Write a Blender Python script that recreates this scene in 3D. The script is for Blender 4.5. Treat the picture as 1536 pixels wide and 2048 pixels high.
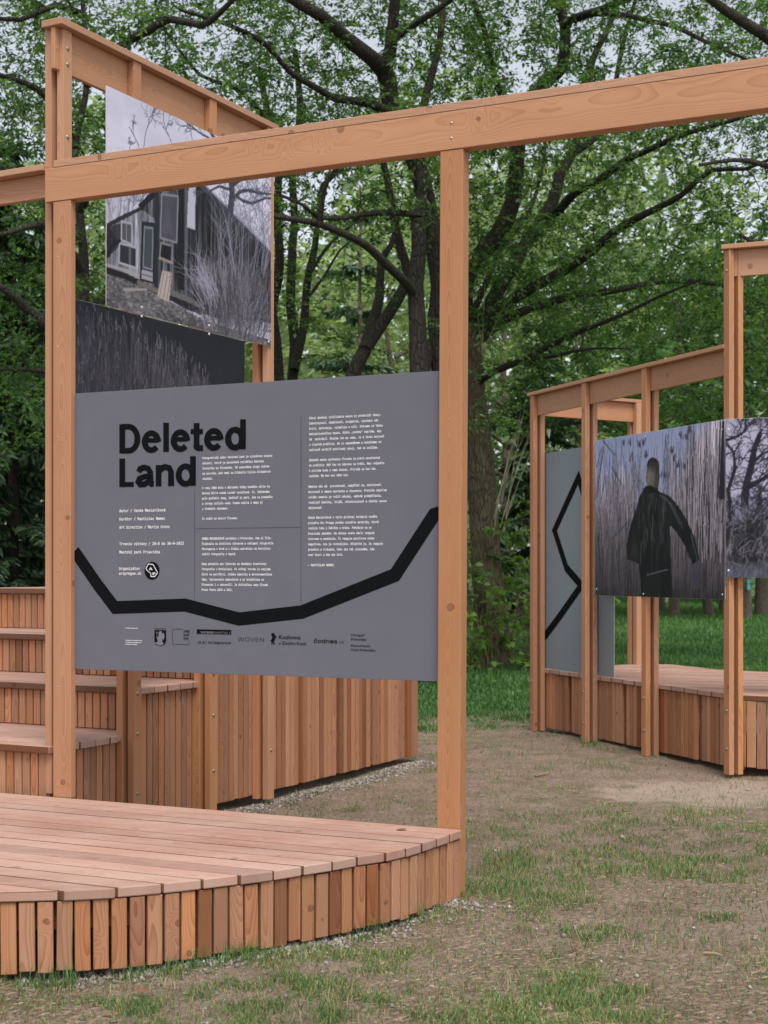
import bpy, bmesh, math, random
import numpy as np
from mathutils import Vector, Matrix

# ------------------------------------------------------------------ camera, world, sun, exposure
for o in list(bpy.data.objects):
    bpy.data.objects.remove(o)
SC = bpy.context.scene
COL = SC.collection
F, CX, HY, EYE = 2946.0, 768.0, 1141.0, 1.6          # focal length in photo pixels, centre column, horizon row, eye height

cam_d = bpy.data.cameras.new('camera')
cam = bpy.data.objects.new('camera', cam_d)
COL.objects.link(cam)
cam.location = (0, 0, EYE)
cam.rotation_euler = (math.radians(90), 0, 0)
cam_d.sensor_fit = 'AUTO'
cam_d.sensor_width = 36
cam_d.lens = F / 2048 * 36
cam_d.shift_y = (HY - 1024) / 2048
cam_d.clip_start = 0.1
cam_d.clip_end = 2000
cam_d.dof.use_dof = True
cam_d.dof.focus_distance = 8.0
cam_d.dof.aperture_fstop = 5.0
SC.camera = cam

world = bpy.data.worlds.new('World')
SC.world = world
world.use_nodes = True
wn = world.node_tree.nodes
wl = world.node_tree.links
sky = wn.new('ShaderNodeTexSky')
sky.sky_type = 'NISHITA'
sky.sun_disc = False
SUN_EL, SUN_AZ = math.radians(60), math.radians(168)    # azimuth measured from +Y towards +X
sky.sun_elevation = SUN_EL
sky.sun_rotation = SUN_AZ
sky.dust_density = 2.0
sky.air_density = 1.0
sky.ozone_density = 1.0
veil = wn.new('ShaderNodeHueSaturation')          # thin bright cloud: the blue is mostly washed out
veil.inputs['Saturation'].default_value = 0.32
wl.new(sky.outputs['Color'], veil.inputs['Color'])
wl.new(veil.outputs['Color'], wn['Background'].inputs['Color'])
wn['Background'].inputs['Strength'].default_value = 0.108

sun_d = bpy.data.lights.new('sun', 'SUN')
sun_d.energy = 1.5
sun_d.angle = math.radians(28)
sun_d.color = (1.0, 0.95, 0.88)
sun = bpy.data.objects.new('sun', sun_d)
COL.objects.link(sun)
sdir = Vector((math.sin(SUN_AZ) * math.cos(SUN_EL), math.cos(SUN_AZ) * math.cos(SUN_EL), math.sin(SUN_EL)))
sun.rotation_euler = (-sdir).to_track_quat('-Z', 'Y').to_euler()
sun.location = (6, -6, 14)

SC.view_settings.view_transform = 'Standard'
SC.view_settings.look = 'None'
SC.view_settings.exposure = 0.93
SC.view_settings.gamma = 1.0
SC.view_settings.use_curve_mapping = False
SC.render.engine = 'CYCLES'
SC.cycles.use_denoising = True
SC.cycles.max_bounces = 6
SC.cycles.diffuse_bounces = 3
SC.cycles.glossy_bounces = 2
SC.cycles.transmission_bounces = 4
SC.cycles.transparent_max_bounces = 4

rng = np.random.default_rng(7)
random.seed(7)

# ------------------------------------------------------------------ helpers
def ray(px, py, y):
    return Vector(((px - CX) / F * y, y, EYE - (py - HY) / F * y))

def ground(px, py, h=0.0):
    return ray(px, py, F * (EYE - h) / (py - HY))

def on_line(px, A, D):
    """depth where the column px meets the vertical plane through A along D (2-D)"""
    s = (px - CX) / F
    t = (s * A[1] - A[0]) / (D[0] - s * D[1])
    return Vector((A[0] + t * D[0], A[1] + t * D[1]))

def on_plane(px, py, A, D):
    p = on_line(px, A, D)
    return ray(px, py, p.y)

def tag(o, label=None, cat=None, group=None, kind=None):
    if label: o['label'] = label
    if cat: o['category'] = cat
    if group: o['group'] = group
    if kind: o['kind'] = kind
    return o

def thing(name, loc, label, cat, group=None):
    o = bpy.data.objects.new(name, None)
    o.empty_display_size = 0.1
    COL.objects.link(o)
    o.location = loc
    return tag(o, label, cat, group)

def link(name, me, mat, parent=None, M=None):
    o = bpy.data.objects.new(name, me)
    COL.objects.link(o)
    if mat is not None and not me.materials:
        me.materials.append(mat)
    if parent is not None:
        o.parent = parent
        PW = parent_world(parent)
        o.matrix_parent_inverse = PW.inverted()
    if M is not None:
        o.matrix_basis = M
    return o

def parent_world(p):
    m = p.matrix_basis.copy() if p.type != 'EMPTY' or True else None
    m = Matrix.LocRotScale(p.location, p.rotation_euler, p.scale)
    if p.parent:
        m = parent_world(p.parent) @ p.matrix_parent_inverse @ m
    return m

def frame(o, x, y, z):
    x, y, z = Vector(x), Vector(y), Vector(z)
    return Matrix(((x.x, y.x, z.x, o[0]), (x.y, y.y, z.y, o[1]), (x.z, y.z, z.z, o[2]), (0, 0, 0, 1)))

_cache = {}
def box_mesh(l, w, h, mat, bev=0.003, seg=1):
    k = (round(l, 4), round(w, 4), round(h, 4), mat.name, bev, seg)
    if k in _cache:
        return _cache[k]
    bm = bmesh.new()
    bmesh.ops.create_cube(bm, size=1.0)
    for v in bm.verts:
        v.co = Vector((v.co.x * l, v.co.y * w, v.co.z * h))
    if bev:
        bmesh.ops.bevel(bm, geom=bm.edges[:], offset=bev, segments=seg, affect='EDGES', profile=0.5)
    me = bpy.data.meshes.new('timber')
    bm.to_mesh(me)
    bm.free()
    me.materials.append(mat)
    _cache[k] = me
    return me

_slr = random.Random(21)
def slat_mat():
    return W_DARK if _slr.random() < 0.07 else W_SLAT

def timber(name, p0, p1, side, w, h, mat, parent, bev=0.003, seg=1):
    """a squared timber from p0 to p1 (centre line); w across `side`, h across the third axis"""
    p0, p1 = Vector(p0), Vector(p1)
    x = (p1 - p0).normalized()
    side = Vector(side)
    y = (side - x * side.dot(x)).normalized()
    z = x.cross(y)
    me = box_mesh((p1 - p0).length, w, h, mat, bev, seg)
    return link(name, me, None, parent, frame((p0 + p1) / 2, x, y, z))

def prism(name, pts, z0, z1, ax, mat, parent, bev=0.004, seg=2):
    """a plank cut to the outline pts (world 2-D), grain along ax"""
    ax = Vector((ax[0], ax[1], 0)).normalized()
    ay = Vector((-ax.y, ax.x, 0))
    c = sum((Vector((p[0], p[1], 0)) for p in pts), Vector()) / len(pts)
    c.z = (z0 + z1) / 2
    bm = bmesh.new()
    vs = []
    for p in pts:
        d = Vector((p[0], p[1], c.z)) - c
        vs.append(bm.verts.new((d.dot(ax), d.dot(ay), z0 - c.z)))
    f = bm.faces.new(vs)
    r = bmesh.ops.extrude_face_region(bm, geom=[f])
    for v in [g for g in r['geom'] if isinstance(g, bmesh.types.BMVert)]:
        v.co.z += z1 - z0
    bmesh.ops.recalc_face_normals(bm, faces=bm.faces[:])
    if bev:
        bmesh.ops.bevel(bm, geom=bm.edges[:], offset=bev, segments=seg, affect='EDGES', profile=0.5)
    me = bpy.data.meshes.new('plank')
    bm.to_mesh(me)
    bm.free()
    me.materials.append(mat)
    return link(name, me, None, parent, frame(c, ax, ay, (0, 0, 1)))

def np_mesh(name, verts, faces, nper, mat, attr=None):
    """mesh from numpy arrays, every face with nper corners"""
    verts = np.ascontiguousarray(verts, dtype=np.float32)
    faces = np.ascontiguousarray(faces, dtype=np.int32)
    me = bpy.data.meshes.new(name)
    me.vertices.add(len(verts))
    me.vertices.foreach_set('co', verts.ravel())
    nf = len(faces)
    me.loops.add(nf * nper)
    me.loops.foreach_set('vertex_index', faces.ravel())
    me.polygons.add(nf)
    me.polygons.foreach_set('loop_start', np.arange(0, nf * nper, nper, dtype=np.int32))
    me.polygons.foreach_set('loop_total', np.full(nf, nper, dtype=np.int32))
    me.update(calc_edges=True)
    if attr is not None:
        a = me.attributes.new('rnd', 'FLOAT', 'FACE')
        a.data.foreach_set('value', np.ascontiguousarray(attr, dtype=np.float32))
    me.materials.append(mat)
    return me

# ------------------------------------------------------------------ materials
class NT:
    def __init__(self, name):
        self.m = bpy.data.materials.new(name)
        self.m.use_nodes = True
        self.t = self.m.node_tree
        self.b = self.t.nodes['Principled BSDF']
        self.out = self.t.nodes['Material Output']
    def n(self, kind, **kw):
        nd = self.t.nodes.new(kind)
        for k, v in kw.items():
            if k.startswith('i_'):
                key = k[2:]
                key = int(key) if key.isdigit() else key.replace('_', ' ')
                if hasattr(v, 'links') or isinstance(v, bpy.types.NodeSocket):
                    self.t.links.new(v, nd.inputs[key])
                else:
                    nd.inputs[key].default_value = v
            else:
                setattr(nd, k, v)
        return nd
    def l(self, a, b):
        self.t.links.new(a, b)
    def math(self, op, a, b=0.0, c=None):
        nd = self.t.nodes.new('ShaderNodeMath')
        nd.operation = op
        for i, v in enumerate((a, b, c)):
            if v is None: continue
            if isinstance(v, bpy.types.NodeSocket): self.l(v, nd.inputs[i])
            else: nd.inputs[i].default_value = v
        return nd.outputs[0]
    def vmath(self, op, a, b):
        nd = self.t.nodes.new('ShaderNodeVectorMath')
        nd.operation = op
        for i, v in enumerate((a, b)):
            if isinstance(v, bpy.types.NodeSocket): self.l(v, nd.inputs[i])
            else: nd.inputs[i].default_value = v
        return nd.outputs[0]
    def ramp(self, fac, stops):
        nd = self.t.nodes.new('ShaderNodeValToRGB')
        cr = nd.color_ramp
        while len(cr.elements) < len(stops): cr.elements.new(0.5)
        for e, (p, c) in zip(cr.elements, stops):
            e.position = p
            e.color = c if len(c) == 4 else (*c, 1)
        self.l(fac, nd.inputs[0])
        return nd.outputs[0]
    def mix(self, fac, a, b, mode='MIX'):
        nd = self.t.nodes.new('ShaderNodeMix')
        nd.data_type = 'RGBA'
        nd.blend_type = mode
        for i, v in ((0, fac), (6, a), (7, b)):
            if isinstance(v, bpy.types.NodeSocket): self.l(v, nd.inputs[i])
            else: nd.inputs[i].default_value = v if not isinstance(v, tuple) or len(v) == 4 else (*v, 1)
        return nd.outputs[2]
    def maprange(self, v, a, b, c, d, smooth=False):
        nd = self.t.nodes.new('ShaderNodeMapRange')
        nd.interpolation_type = 'SMOOTHSTEP' if smooth else 'LINEAR'
        self.l(v, nd.inputs[0])
        for i, x in enumerate((a, b, c, d)): nd.inputs[i + 1].default_value = x
        return nd.outputs[0]

def wood(name, light, dark, rough=0.62, ring=120.0, contrast=1.0, knots=5.0, tint=0.16, grey=0.0, dirt=False):
    t = NT(name)
    tc = t.n('ShaderNodeTexCoord')
    oi = t.n('ShaderNodeObjectInfo')
    rnd = oi.outputs['Random']
    off = t.n('ShaderNodeCombineXYZ', i_X=t.math('MULTIPLY', rnd, 37.0), i_Y=t.math('MULTIPLY', rnd, 91.3), i_Z=t.math('MULTIPLY', rnd, 57.7)).outputs[0]
    p = t.vmath('ADD', tc.outputs['Object'], off)
    # knots: small spheres scattered through the timber
    pw = t.vmath('ADD', p, t.vmath('MULTIPLY', t.n('ShaderNodeTexNoise', i_Vector=p, i_Scale=38.0, i_Detail=3.0).outputs['Color'], (0.016, 0.016, 0.016)))
    vor = t.n('ShaderNodeTexVoronoi', feature='F1', i_Vector=pw, i_Scale=knots, i_Randomness=1.0)
    kd = vor.outputs['Distance']
    swirl = t.maprange(kd, 0.0, 0.34, 1.0, 0.0, True)
    # growth rings: cone-shaped shells round a wandering pith
    lowp = t.vmath('MULTIPLY', p, (0.9, 2.2, 2.2))
    wob = t.n('ShaderNodeTexNoise', i_Vector=lowp, i_Scale=1.0, i_Detail=2.0).outputs['Fac']
    # pith lies off to one side, by an amount that differs from timber to timber
    q = t.vmath('ADD', t.vmath('MULTIPLY', tc.outputs['Object'], (0.03, 1.0, 1.0)),
                t.n('ShaderNodeCombineXYZ', i_X=0.0, i_Y=t.math('MULTIPLY_ADD', rnd, 0.10, -0.05),
                    i_Z=t.math('MULTIPLY_ADD', t.math('FRACT', t.math('MULTIPLY', rnd, 7.31)), 0.16, 0.03)).outputs[0])
    ln = t.n('ShaderNodeVectorMath', operation='LENGTH')
    t.l(q, ln.inputs[0])
    d = t.math('ADD', ln.outputs['Value'], t.math('MULTIPLY', wob, 0.085))
    d = t.math('ADD', d, t.math('MULTIPLY', swirl, 0.022))
    fr = t.math('FRACT', t.math('MULTIPLY', d, ring))
    late = t.math('POWER', fr, 2.2)
    fib = t.n('ShaderNodeTexNoise', i_Vector=t.vmath('MULTIPLY', p, (6.0, 260.0, 260.0)), i_Scale=1.0, i_Detail=3.0).outputs['Fac']
    blot = t.n('ShaderNodeTexNoise', i_Vector=t.vmath('MULTIPLY', p, (1.6, 9.0, 9.0)), i_Scale=1.0, i_Detail=4.0).outputs['Fac']
    g = t.math('MULTIPLY_ADD', late, 0.55 * contrast, t.math('MULTIPLY_ADD', fib, 0.35, -0.10))
    g = t.math('ADD', g, t.math('MULTIPLY_ADD', blot, 0.7, -0.35))
    col = t.ramp(g, [(0.0, light), (0.5, tuple((a * 0.55 + b * 0.45) for a, b in zip(light, dark))), (1.0, dark)])
    # each piece its own shade
    hs = t.n('ShaderNodeHueSaturation')
    t.l(col, hs.inputs['Color'])
    hs.inputs['Hue'].default_value = 0.5
    t.l(t.math('MULTIPLY_ADD', t.math('FRACT', t.math('MULTIPLY', rnd, 13.7)), 0.007, 0.4945), hs.inputs['Hue'])
    t.l(t.math('MULTIPLY_ADD', t.math('FRACT', t.math('MULTIPLY', rnd, 5.3)), 0.16, 0.92 - grey), hs.inputs['Saturation'])
    t.l(t.math('MULTIPLY_ADD', t.math('FRACT', t.math('MULTIPLY', rnd, 23.9)), tint * 2, 1.0 - tint), hs.inputs['Value'])
    col = hs.outputs['Color']
    # knot heart and its dark rim
    heart = t.maprange(kd, 0.05, 0.085, 1.0, 0.0, True)
    rim = t.math('MULTIPLY', t.maprange(kd, 0.055, 0.075, 0.0, 1.0, True), t.maprange(kd, 0.08, 0.10, 1.0, 0.0, True))
    col = t.mix(t.math('MULTIPLY', heart, 0.55), col, tuple(c * 0.55 for c in dark))
    col = t.mix(t.math('MULTIPLY', rim, 0.55), col, (0.09, 0.034, 0.016))
    if dirt:
        # trodden dust and pale scuffs on the walking surface
        wp = t.n('ShaderNodeNewGeometry').outputs['Position']
        sc = t.n('ShaderNodeTexNoise', i_Vector=t.vmath('MULTIPLY', wp, (2.2, 5.0, 1.0)), i_Scale=1.0, i_Detail=6.0, i_Roughness=0.65).outputs['Fac']
        col = t.mix(t.maprange(sc, 0.42, 0.70, 0.0, 0.50), col, (0.50, 0.365, 0.305))
    t.l(col, t.b.inputs['Base Color'])
    t.b.inputs['Roughness'].default_value = rough
    t.b.inputs['Specular IOR Level'].default_value = 0.28
    bp = t.n('ShaderNodeBump', i_Strength=0.22, i_Distance=0.002)
    t.l(t.math('ADD', t.math('MULTIPLY', fib, 0.8), t.math('MULTIPLY', late, 0.25)), bp.inputs['Height'])
    t.l(bp.outputs[0], t.b.inputs['Normal'])
    return t.m

W_POST = wood('larch_post', (0.49, 0.258, 0.140), (0.28, 0.112, 0.050), tint=0.12, knots=4.2, ring=230, contrast=0.85)
W_BEAM = wood('larch_beam', (0.47, 0.255, 0.145), (0.28, 0.118, 0.056), tint=0.08, knots=4.2, ring=220, contrast=0.80)
W_DECK = wood('larch_deck', (0.42, 0.252, 0.192), (0.25, 0.115, 0.074), tint=0.18, knots=4.5, ring=200, contrast=0.9, rough=0.75, dirt=True)
W_SLAT = wood('larch_slat', (0.43, 0.215, 0.115), (0.21, 0.078, 0.034), tint=0.24, knots=5.0, ring=260, rough=0.75, contrast=1.1)
W_SEAM = wood('larch_board_edge', (0.16, 0.075, 0.042), (0.09, 0.038, 0.020), tint=0.1, knots=5.0, ring=260, rough=0.8)
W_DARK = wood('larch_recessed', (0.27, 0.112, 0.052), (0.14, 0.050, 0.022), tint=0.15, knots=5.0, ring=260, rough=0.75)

def plain(name, col, rough=0.5, metal=0.0, spec=0.4, noise=0.0):
    t = NT(name)
    t.b.inputs['Roughness'].default_value = rough
    t.b.inputs['Metallic'].default_value = metal
    t.b.inputs['Specular IOR Level'].default_value = spec
    tc = t.n('ShaderNodeTexCoord')
    nz = t.n('ShaderNodeTexNoise', i_Vector=tc.outputs['Object'], i_Scale=6.0, i_Detail=6.0).outputs['Fac']
    a = tuple(c * (1 - noise) for c in col)
    b = tuple(min(1, c * (1 + noise)) for c in col)
    t.l(t.ramp(nz, [(0.3, a), (0.7, b)]), t.b.inputs['Base Color'])
    return t.m

M_BOARD = plain('grey_board', (0.130, 0.134, 0.164), 0.48, spec=0.25, noise=0.03)
M_BOARD2 = plain('blue_grey_board', (0.200, 0.240, 0.265), 0.42, spec=0.35, noise=0.03)
M_EDGE = plain('panel_edge', (0.62, 0.62, 0.64), 0.45)
M_BLACK = plain('black_print', (0.006, 0.007, 0.008), 0.65, spec=0.04)
M_WHITE = plain('white_print', (0.78, 0.78, 0.80), 0.45)
M_RULE = plain('dark_rule', (0.045, 0.045, 0.055), 0.45)
M_BOLT = plain('zinc_bolt', (0.34, 0.29, 0.19), 0.45, metal=0.8)
M_SCREW = plain('steel_screw', (0.45, 0.45, 0.45), 0.35, metal=0.9)

def print_mat(name):
    t = NT(name)
    a = t.n('ShaderNodeVertexColor', layer_name='Col')
    t.l(a.outputs['Color'], t.b.inputs['Base Color'])
    t.b.inputs['Roughness'].default_value = 0.5
    t.b.inputs['Specular IOR Level'].default_value = 0.15
    return t.m
M_PRINT = print_mat('photo_print')

def leaf_mat(name, dark, light, yellow, trans=0.35):
    t = NT(name)
    at = t.n('ShaderNodeAttribute', attribute_name='rnd')
    col = t.ramp(at.outputs['Fac'], [(0.0, dark), (0.75, light), (0.97, light), (1.0, yellow)])
    nz = t.n('ShaderNodeTexNoise', i_Vector=t.n('ShaderNodeNewGeometry').outputs['Position'], i_Scale=0.55, i_Detail=3.0).outputs['Fac']
    hs = t.n('ShaderNodeHueSaturation', i_Saturation=1.0)
    t.l(col, hs.inputs['Color'])
    t.l(t.maprange(nz, 0.3, 0.7, 0.75, 1.3), hs.inputs['Value'])
    t.l(t.maprange(nz, 0.3, 0.7, 0.515, 0.488), hs.inputs['Hue'])
    col = hs.outputs['Color']
    t.l(col, t.b.inputs['Base Color'])
    t.b.inputs['Roughness'].default_value = 0.45
    t.b.inputs['Specular IOR Level'].default_value = 0.35
    tr = t.n('ShaderNodeBsdfTranslucent')
    t.l(t.mix(1.0, col, (1.5, 1.6, 0.7), 'MULTIPLY'), tr.inputs['Color'])
    ms = t.n('ShaderNodeMixShader', i_0=trans)
    t.l(t.b.outputs[0], ms.inputs[1])
    t.l(tr.outputs[0], ms.inputs[2])
    t.l(ms.outputs[0], t.out.inputs['Surface'])
    return t.m

M_LEAF = leaf_mat('ash_leaf', (0.026, 0.066, 0.022), (0.125, 0.225, 0.078), (0.26, 0.28, 0.06), 0.42)
M_LEAF_FAR = leaf_mat('far_leaf', (0.150, 0.220, 0.110), (0.330, 0.410, 0.240), (0.34, 0.38, 0.20), 0.40)  # somewhat pale leaves, lightened further to stand in for haze and open sunlight
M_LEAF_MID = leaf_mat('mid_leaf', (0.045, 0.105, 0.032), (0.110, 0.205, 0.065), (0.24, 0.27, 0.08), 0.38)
M_SHRUB = leaf_mat('shrub_leaf', (0.070, 0.150, 0.030), (0.170, 0.270, 0.065), (0.33, 0.28, 0.07), 0.35)
M_NEEDLE = leaf_mat('spruce_needle', (0.022, 0.055, 0.026), (0.060, 0.110, 0.050), (0.06, 0.09, 0.04), 0.12)
M_NEEDLE_L = leaf_mat('pine_needle', (0.045, 0.095, 0.055), (0.110, 0.170, 0.100), (0.15, 0.18, 0.10), 0.15)
M_GRASS = leaf_mat('grass_blade', (0.040, 0.105, 0.030), (0.130, 0.235, 0.072), (0.34, 0.30, 0.14), 0.25)
M_LAWN = leaf_mat('lawn_blade', (0.030, 0.090, 0.024), (0.090, 0.190, 0.050), (0.15, 0.23, 0.06), 0.25)
M_STRAW = leaf_mat('dry_grass', (0.18, 0.120, 0.080), (0.36, 0.265, 0.18), (0.46, 0.37, 0.25), 0.15)
M_STONE = None

def bark_mat(name, a, b, moss):
    t = NT(name)
    p = t.n('ShaderNodeNewGeometry').outputs['Position']
    n1 = t.n('ShaderNodeTexNoise', i_Vector=t.vmath('MULTIPLY', p, (14.0, 14.0, 4.0)), i_Scale=1.0, i_Detail=6.0, i_Roughness=0.7).outputs['Fac']
    v1 = t.n('ShaderNodeTexVoronoi', feature='DISTANCE_TO_EDGE', i_Vector=t.vmath('MULTIPLY', p, (22.0, 22.0, 5.0)), i_Scale=1.0).outputs['Distance']
    n2 = t.n('ShaderNodeTexNoise', i_Vector=p, i_Scale=2.4, i_Detail=4.0).outputs['Fac']
    col = t.ramp(n1, [(0.3, a), (0.7, b)])
    col = t.mix(t.maprange(v1, 0.0, 0.12, 0.65, 0.0), col, tuple(c * 0.35 for c in a))
    col = t.mix(t.maprange(n2, 0.52, 0.68, 0.0, 0.7), col, moss)
    t.l(col, t.b.inputs['Base Color'])
    t.b.inputs['Roughness'].default_value = 0.9
    bp = t.n('ShaderNodeBump', i_Strength=0.9, i_Distance=0.03)
    t.l(t.math('ADD', n1, t.maprange(v1, 0.0, 0.15, 0.0, 0.8)), bp.inputs['Height'])
    t.l(bp.outputs[0], t.b.inputs['Normal'])
    return t.m
M_BARK = bark_mat('dark_bark', (0.020, 0.016, 0.013), (0.045, 0.036, 0.028), (0.032, 0.038, 0.014))
M_BARK_L = bark_mat('mossy_bark', (0.070, 0.053, 0.034), (0.21, 0.165, 0.105), (0.100, 0.098, 0.026))
M_BARK_F = bark_mat('grey_brown_bark', (0.12, 0.090, 0.070), (0.24, 0.185, 0.145), (0.12, 0.12, 0.06))
M_STEM = plain('pale_shoot', (0.46, 0.40, 0.29), 0.7, noise=0.2)
M_STEM_G = plain('shrub_stem', (0.16, 0.125, 0.065), 0.8, noise=0.3)
M_DRYLEAF = plain('dry_leaf', (0.20, 0.085, 0.040), 0.7, noise=0.3)
M_TWIG = plain('bare_twig', (0.28, 0.20, 0.13), 0.8, noise=0.25)

def ground_mat():
    t = NT('trodden_earth')
    p = t.n('ShaderNodeNewGeometry').outputs['Position']
    sep = t.n('ShaderNodeSeparateXYZ')
    t.l(p, sep.inputs[0])
    big = t.n('ShaderNodeTexNoise', i_Vector=p, i_Scale=0.55, i_Detail=5.0, i_Roughness=0.6).outputs['Fac']
    mid = t.n('ShaderNodeTexNoise', i_Vector=p, i_Scale=3.2, i_Detail=8.0, i_Roughness=0.72).outputs['Fac']
    fine = t.n('ShaderNodeTexNoise', i_Vector=p, i_Scale=48.0, i_Detail=6.0, i_Roughness=0.75).outputs['Fac']
    earth = t.ramp(fine, [(0.28, (0.120, 0.085, 0.064)), (0.52, (0.275, 0.205, 0.160)), (0.75, (0.44, 0.345, 0.280))])
    earth = t.mix(t.maprange(mid, 0.42, 0.68, 0.0, 0.8), earth, (0.165, 0.112, 0.082))
    # worn pale sandy patch in the passage
    sx = t.math('MULTIPLY_ADD', sep.outputs['X'], 1.0, -2.75)
    sy = t.math('MULTIPLY_ADD', sep.outputs['Y'], 1.0, -10.7)
    rr = t.math('ADD', t.math('MULTIPLY', t.math('MULTIPLY', sx, sx), 0.45), t.math('MULTIPLY', t.math('MULTIPLY', sy, sy), 1.5))
    rr = t.math('ADD', rr, t.math('MULTIPLY_ADD', mid, 1.8, -0.9))
    earth = t.mix(t.maprange(rr, 0.3, 1.0, 0.7, 0.0, True), earth, (0.42, 0.33, 0.265))
    # thin grass cover
    moss = t.ramp(fine, [(0.3, (0.060, 0.090, 0.030)), (0.7, (0.165, 0.165, 0.075))])
    cov = t.maprange(t.math('ADD', t.math('MULTIPLY', big, 0.6), t.math('MULTIPLY', mid, 0.6)), 0.60, 0.76, 0.0, 0.55)
    col = t.mix(cov, earth, moss)
    # lawn beyond the passage
    lawnc = t.ramp(t.math('ADD', t.math('MULTIPLY', mid, 0.5), t.math('MULTIPLY', fine, 0.5)), [(0.3, (0.022, 0.075, 0.015)), (0.7, (0.065, 0.165, 0.035))])
    edge = t.math('ADD', sep.outputs['Y'], t.math('MULTIPLY_ADD', big, 3.2, -1.6))
    edge = t.math('ADD', edge, t.math('MULTIPLY_ADD', mid, 3.4, -1.7))
    col = t.mix(t.maprange(edge, 14.9, 17.6, 0.0, 1.0, True), col, lawnc)
    t.l(col, t.b.inputs['Base Color'])
    t.b.inputs['Roughness'].default_value = 0.95
    t.b.inputs['Specular IOR Level'].default_value = 0.15
    bp = t.n('ShaderNodeBump', i_Strength=0.8, i_Distance=0.02)
    t.l(t.math('ADD', fine, t.math('MULTIPLY', mid, 1.5)), bp.inputs['Height'])
    t.l(bp.outputs[0], t.b.inputs['Normal'])
    return t.m
M_GROUND = ground_mat()

def stone_mat():
    t = NT('gravel_stone')
    at = t.n('ShaderNodeAttribute', attribute_name='rnd')
    t.l(t.ramp(at.outputs['Fac'], [(0.0, (0.11, 0.092, 0.082)), (0.6, (0.25, 0.215, 0.19)), (1.0, (0.42, 0.39, 0.36))]), t.b.inputs['Base Color'])
    t.b.inputs['Roughness'].default_value = 0.9
    return t.m
M_STONE = stone_mat()

# ------------------------------------------------------------------ plan of the place (metres)
Z3 = Vector((0, 0, 1))
def v3(p, z=0.0): return Vector((p[0], p[1], z))

# text frame in front
FD = Vector((0.906, -0.4235))            # along the beam, to the right
FN = Vector((0.4235, 0.906))             # away from the camera
PR = Vector((0.258, 7.25))               # front left corner of the right-hand post
FRONT_N = PR.dot(FN)
def front_pt(px): return on_line(px, PR, FD)

# tiered seating
SD = Vector((0.883, -0.469))             # along a step, to the right
SW = Vector((0.469, 0.883))              # up the steps, away from the camera
A0 = -5.585                              # position of the side wall along SD
def seat(a, b): return SD * a + SW * b

# right-hand platform
E0, E3 = Vector((1.46, 14.73)), Vector((2.673, 11.58))
ED = (E3 - E0).normalized()
EN = Vector((-ED.y, ED.x)) * -1
if EN.x > 0: EN = -EN                    # outward, towards the passage

# ground
def ground_h(x, y):
    return 0.012 * np.sin(x * 1.7 + 0.3) * np.sin(y * 1.3) + 0.008 * np.sin(x * 4.1 + y * 2.7) + 0.006 * np.sin(x * 7.3 - y * 6.1)

def build_ground():
    xs = np.concatenate([np.linspace(-600, -14, 14), np.linspace(-10, 10, 130), np.linspace(14, 600, 14)])
    ys = np.concatenate([np.linspace(-60, 3, 6), np.linspace(4, 20, 110), np.linspace(22, 900, 24)])
    X, Y = np.meshgrid(xs, ys)
    fade = np.clip((12 - np.abs(X)) / 4, 0, 1) * np.clip((20 - Y) / 4, 0, 1) * np.clip((Y - 3) / 2, 0, 1)
    Zg = ground_h(X, Y) * fade - 0.012
    V = np.stack([X, Y, Zg], -1).reshape(-1, 3)
    nx, ny = len(xs), len(ys)
    i = np.arange(nx - 1)[None, :] + np.arange(ny - 1)[:, None] * nx
    Fq = np.stack([i, i + 1, i + nx + 1, i + nx], -1).reshape(-1, 4)
    me = np_mesh('ground', V, Fq, 4, M_GROUND)
    me.polygons.foreach_set('use_smooth', np.ones(len(Fq), dtype=bool))
    o = link('ground', me, None)
    tag(o, kind='structure')
build_ground()

# ------------------------------------------------------------------ bolts and screws
def dome_mesh(r, h, mat):
    k = ('dome', r, h, mat.name)
    if k in _cache: return _cache[k]
    bm = bmesh.new()
    n = 8
    rings = []
    for a, rr, zz in ((0, 1.0, 0.0), (1, 0.92, 0.45), (2, 0.55, 0.9)):
        rings.append([bm.verts.new((r * rr * math.cos(2 * math.pi * i / n), r * rr * math.sin(2 * math.pi * i / n), h * zz)) for i in range(n)])
    top = bm.verts.new((0, 0, h))
    for a, b in zip(rings, rings[1:]):
        for i in range(n):
            bm.faces.new((a[i], a[(i + 1) % n], b[(i + 1) % n], b[i]))
    for i in range(n):
        bm.faces.new((rings[-1][i], rings[-1][(i + 1) % n], top))
    for f in bm.faces: f.smooth = True
    me = bpy.data.meshes.new('dome')
    bm.to_mesh(me); bm.free()
    me.materials.append(mat)
    _cache[k] = me
    return me

def bolt(name, p, nrm, parent, r=0.013, h=0.008, mat=None):
    z = Vector(nrm).normalized()
    x = z.orthogonal().normalized()
    return link(name, dome_mesh(r, h, mat or M_BOLT), None, parent, frame(p, x, z.cross(x), z))

# ------------------------------------------------------------------ platforms
def cut_ranges(outline, ax, nv, n0):
    """s-range of the outline along ax at offset n0 along nv"""
    ss = []
    m = len(outline)
    for i in range(m):
        a, b = Vector(outline[i]), Vector(outline[(i + 1) % m])
        na, nb = a.dot(nv), b.dot(nv)
        if (na - n0) * (nb - n0) < 0:
            t = (n0 - na) / (nb - na)
            ss.append((a + (b - a) * t).dot(ax))
    return (min(ss), max(ss)) if len(ss) >= 2 else None

def seam_sides(o):
    # long edges painted dark: joint shade put into the colour, with some dirt
    o.data.materials.append(W_SEAM)
    for p in o.data.polygons:
        if abs(p.normal.y) > 0.45 and abs(p.normal.x) < 0.5: p.material_index = 1
    return o

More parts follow.
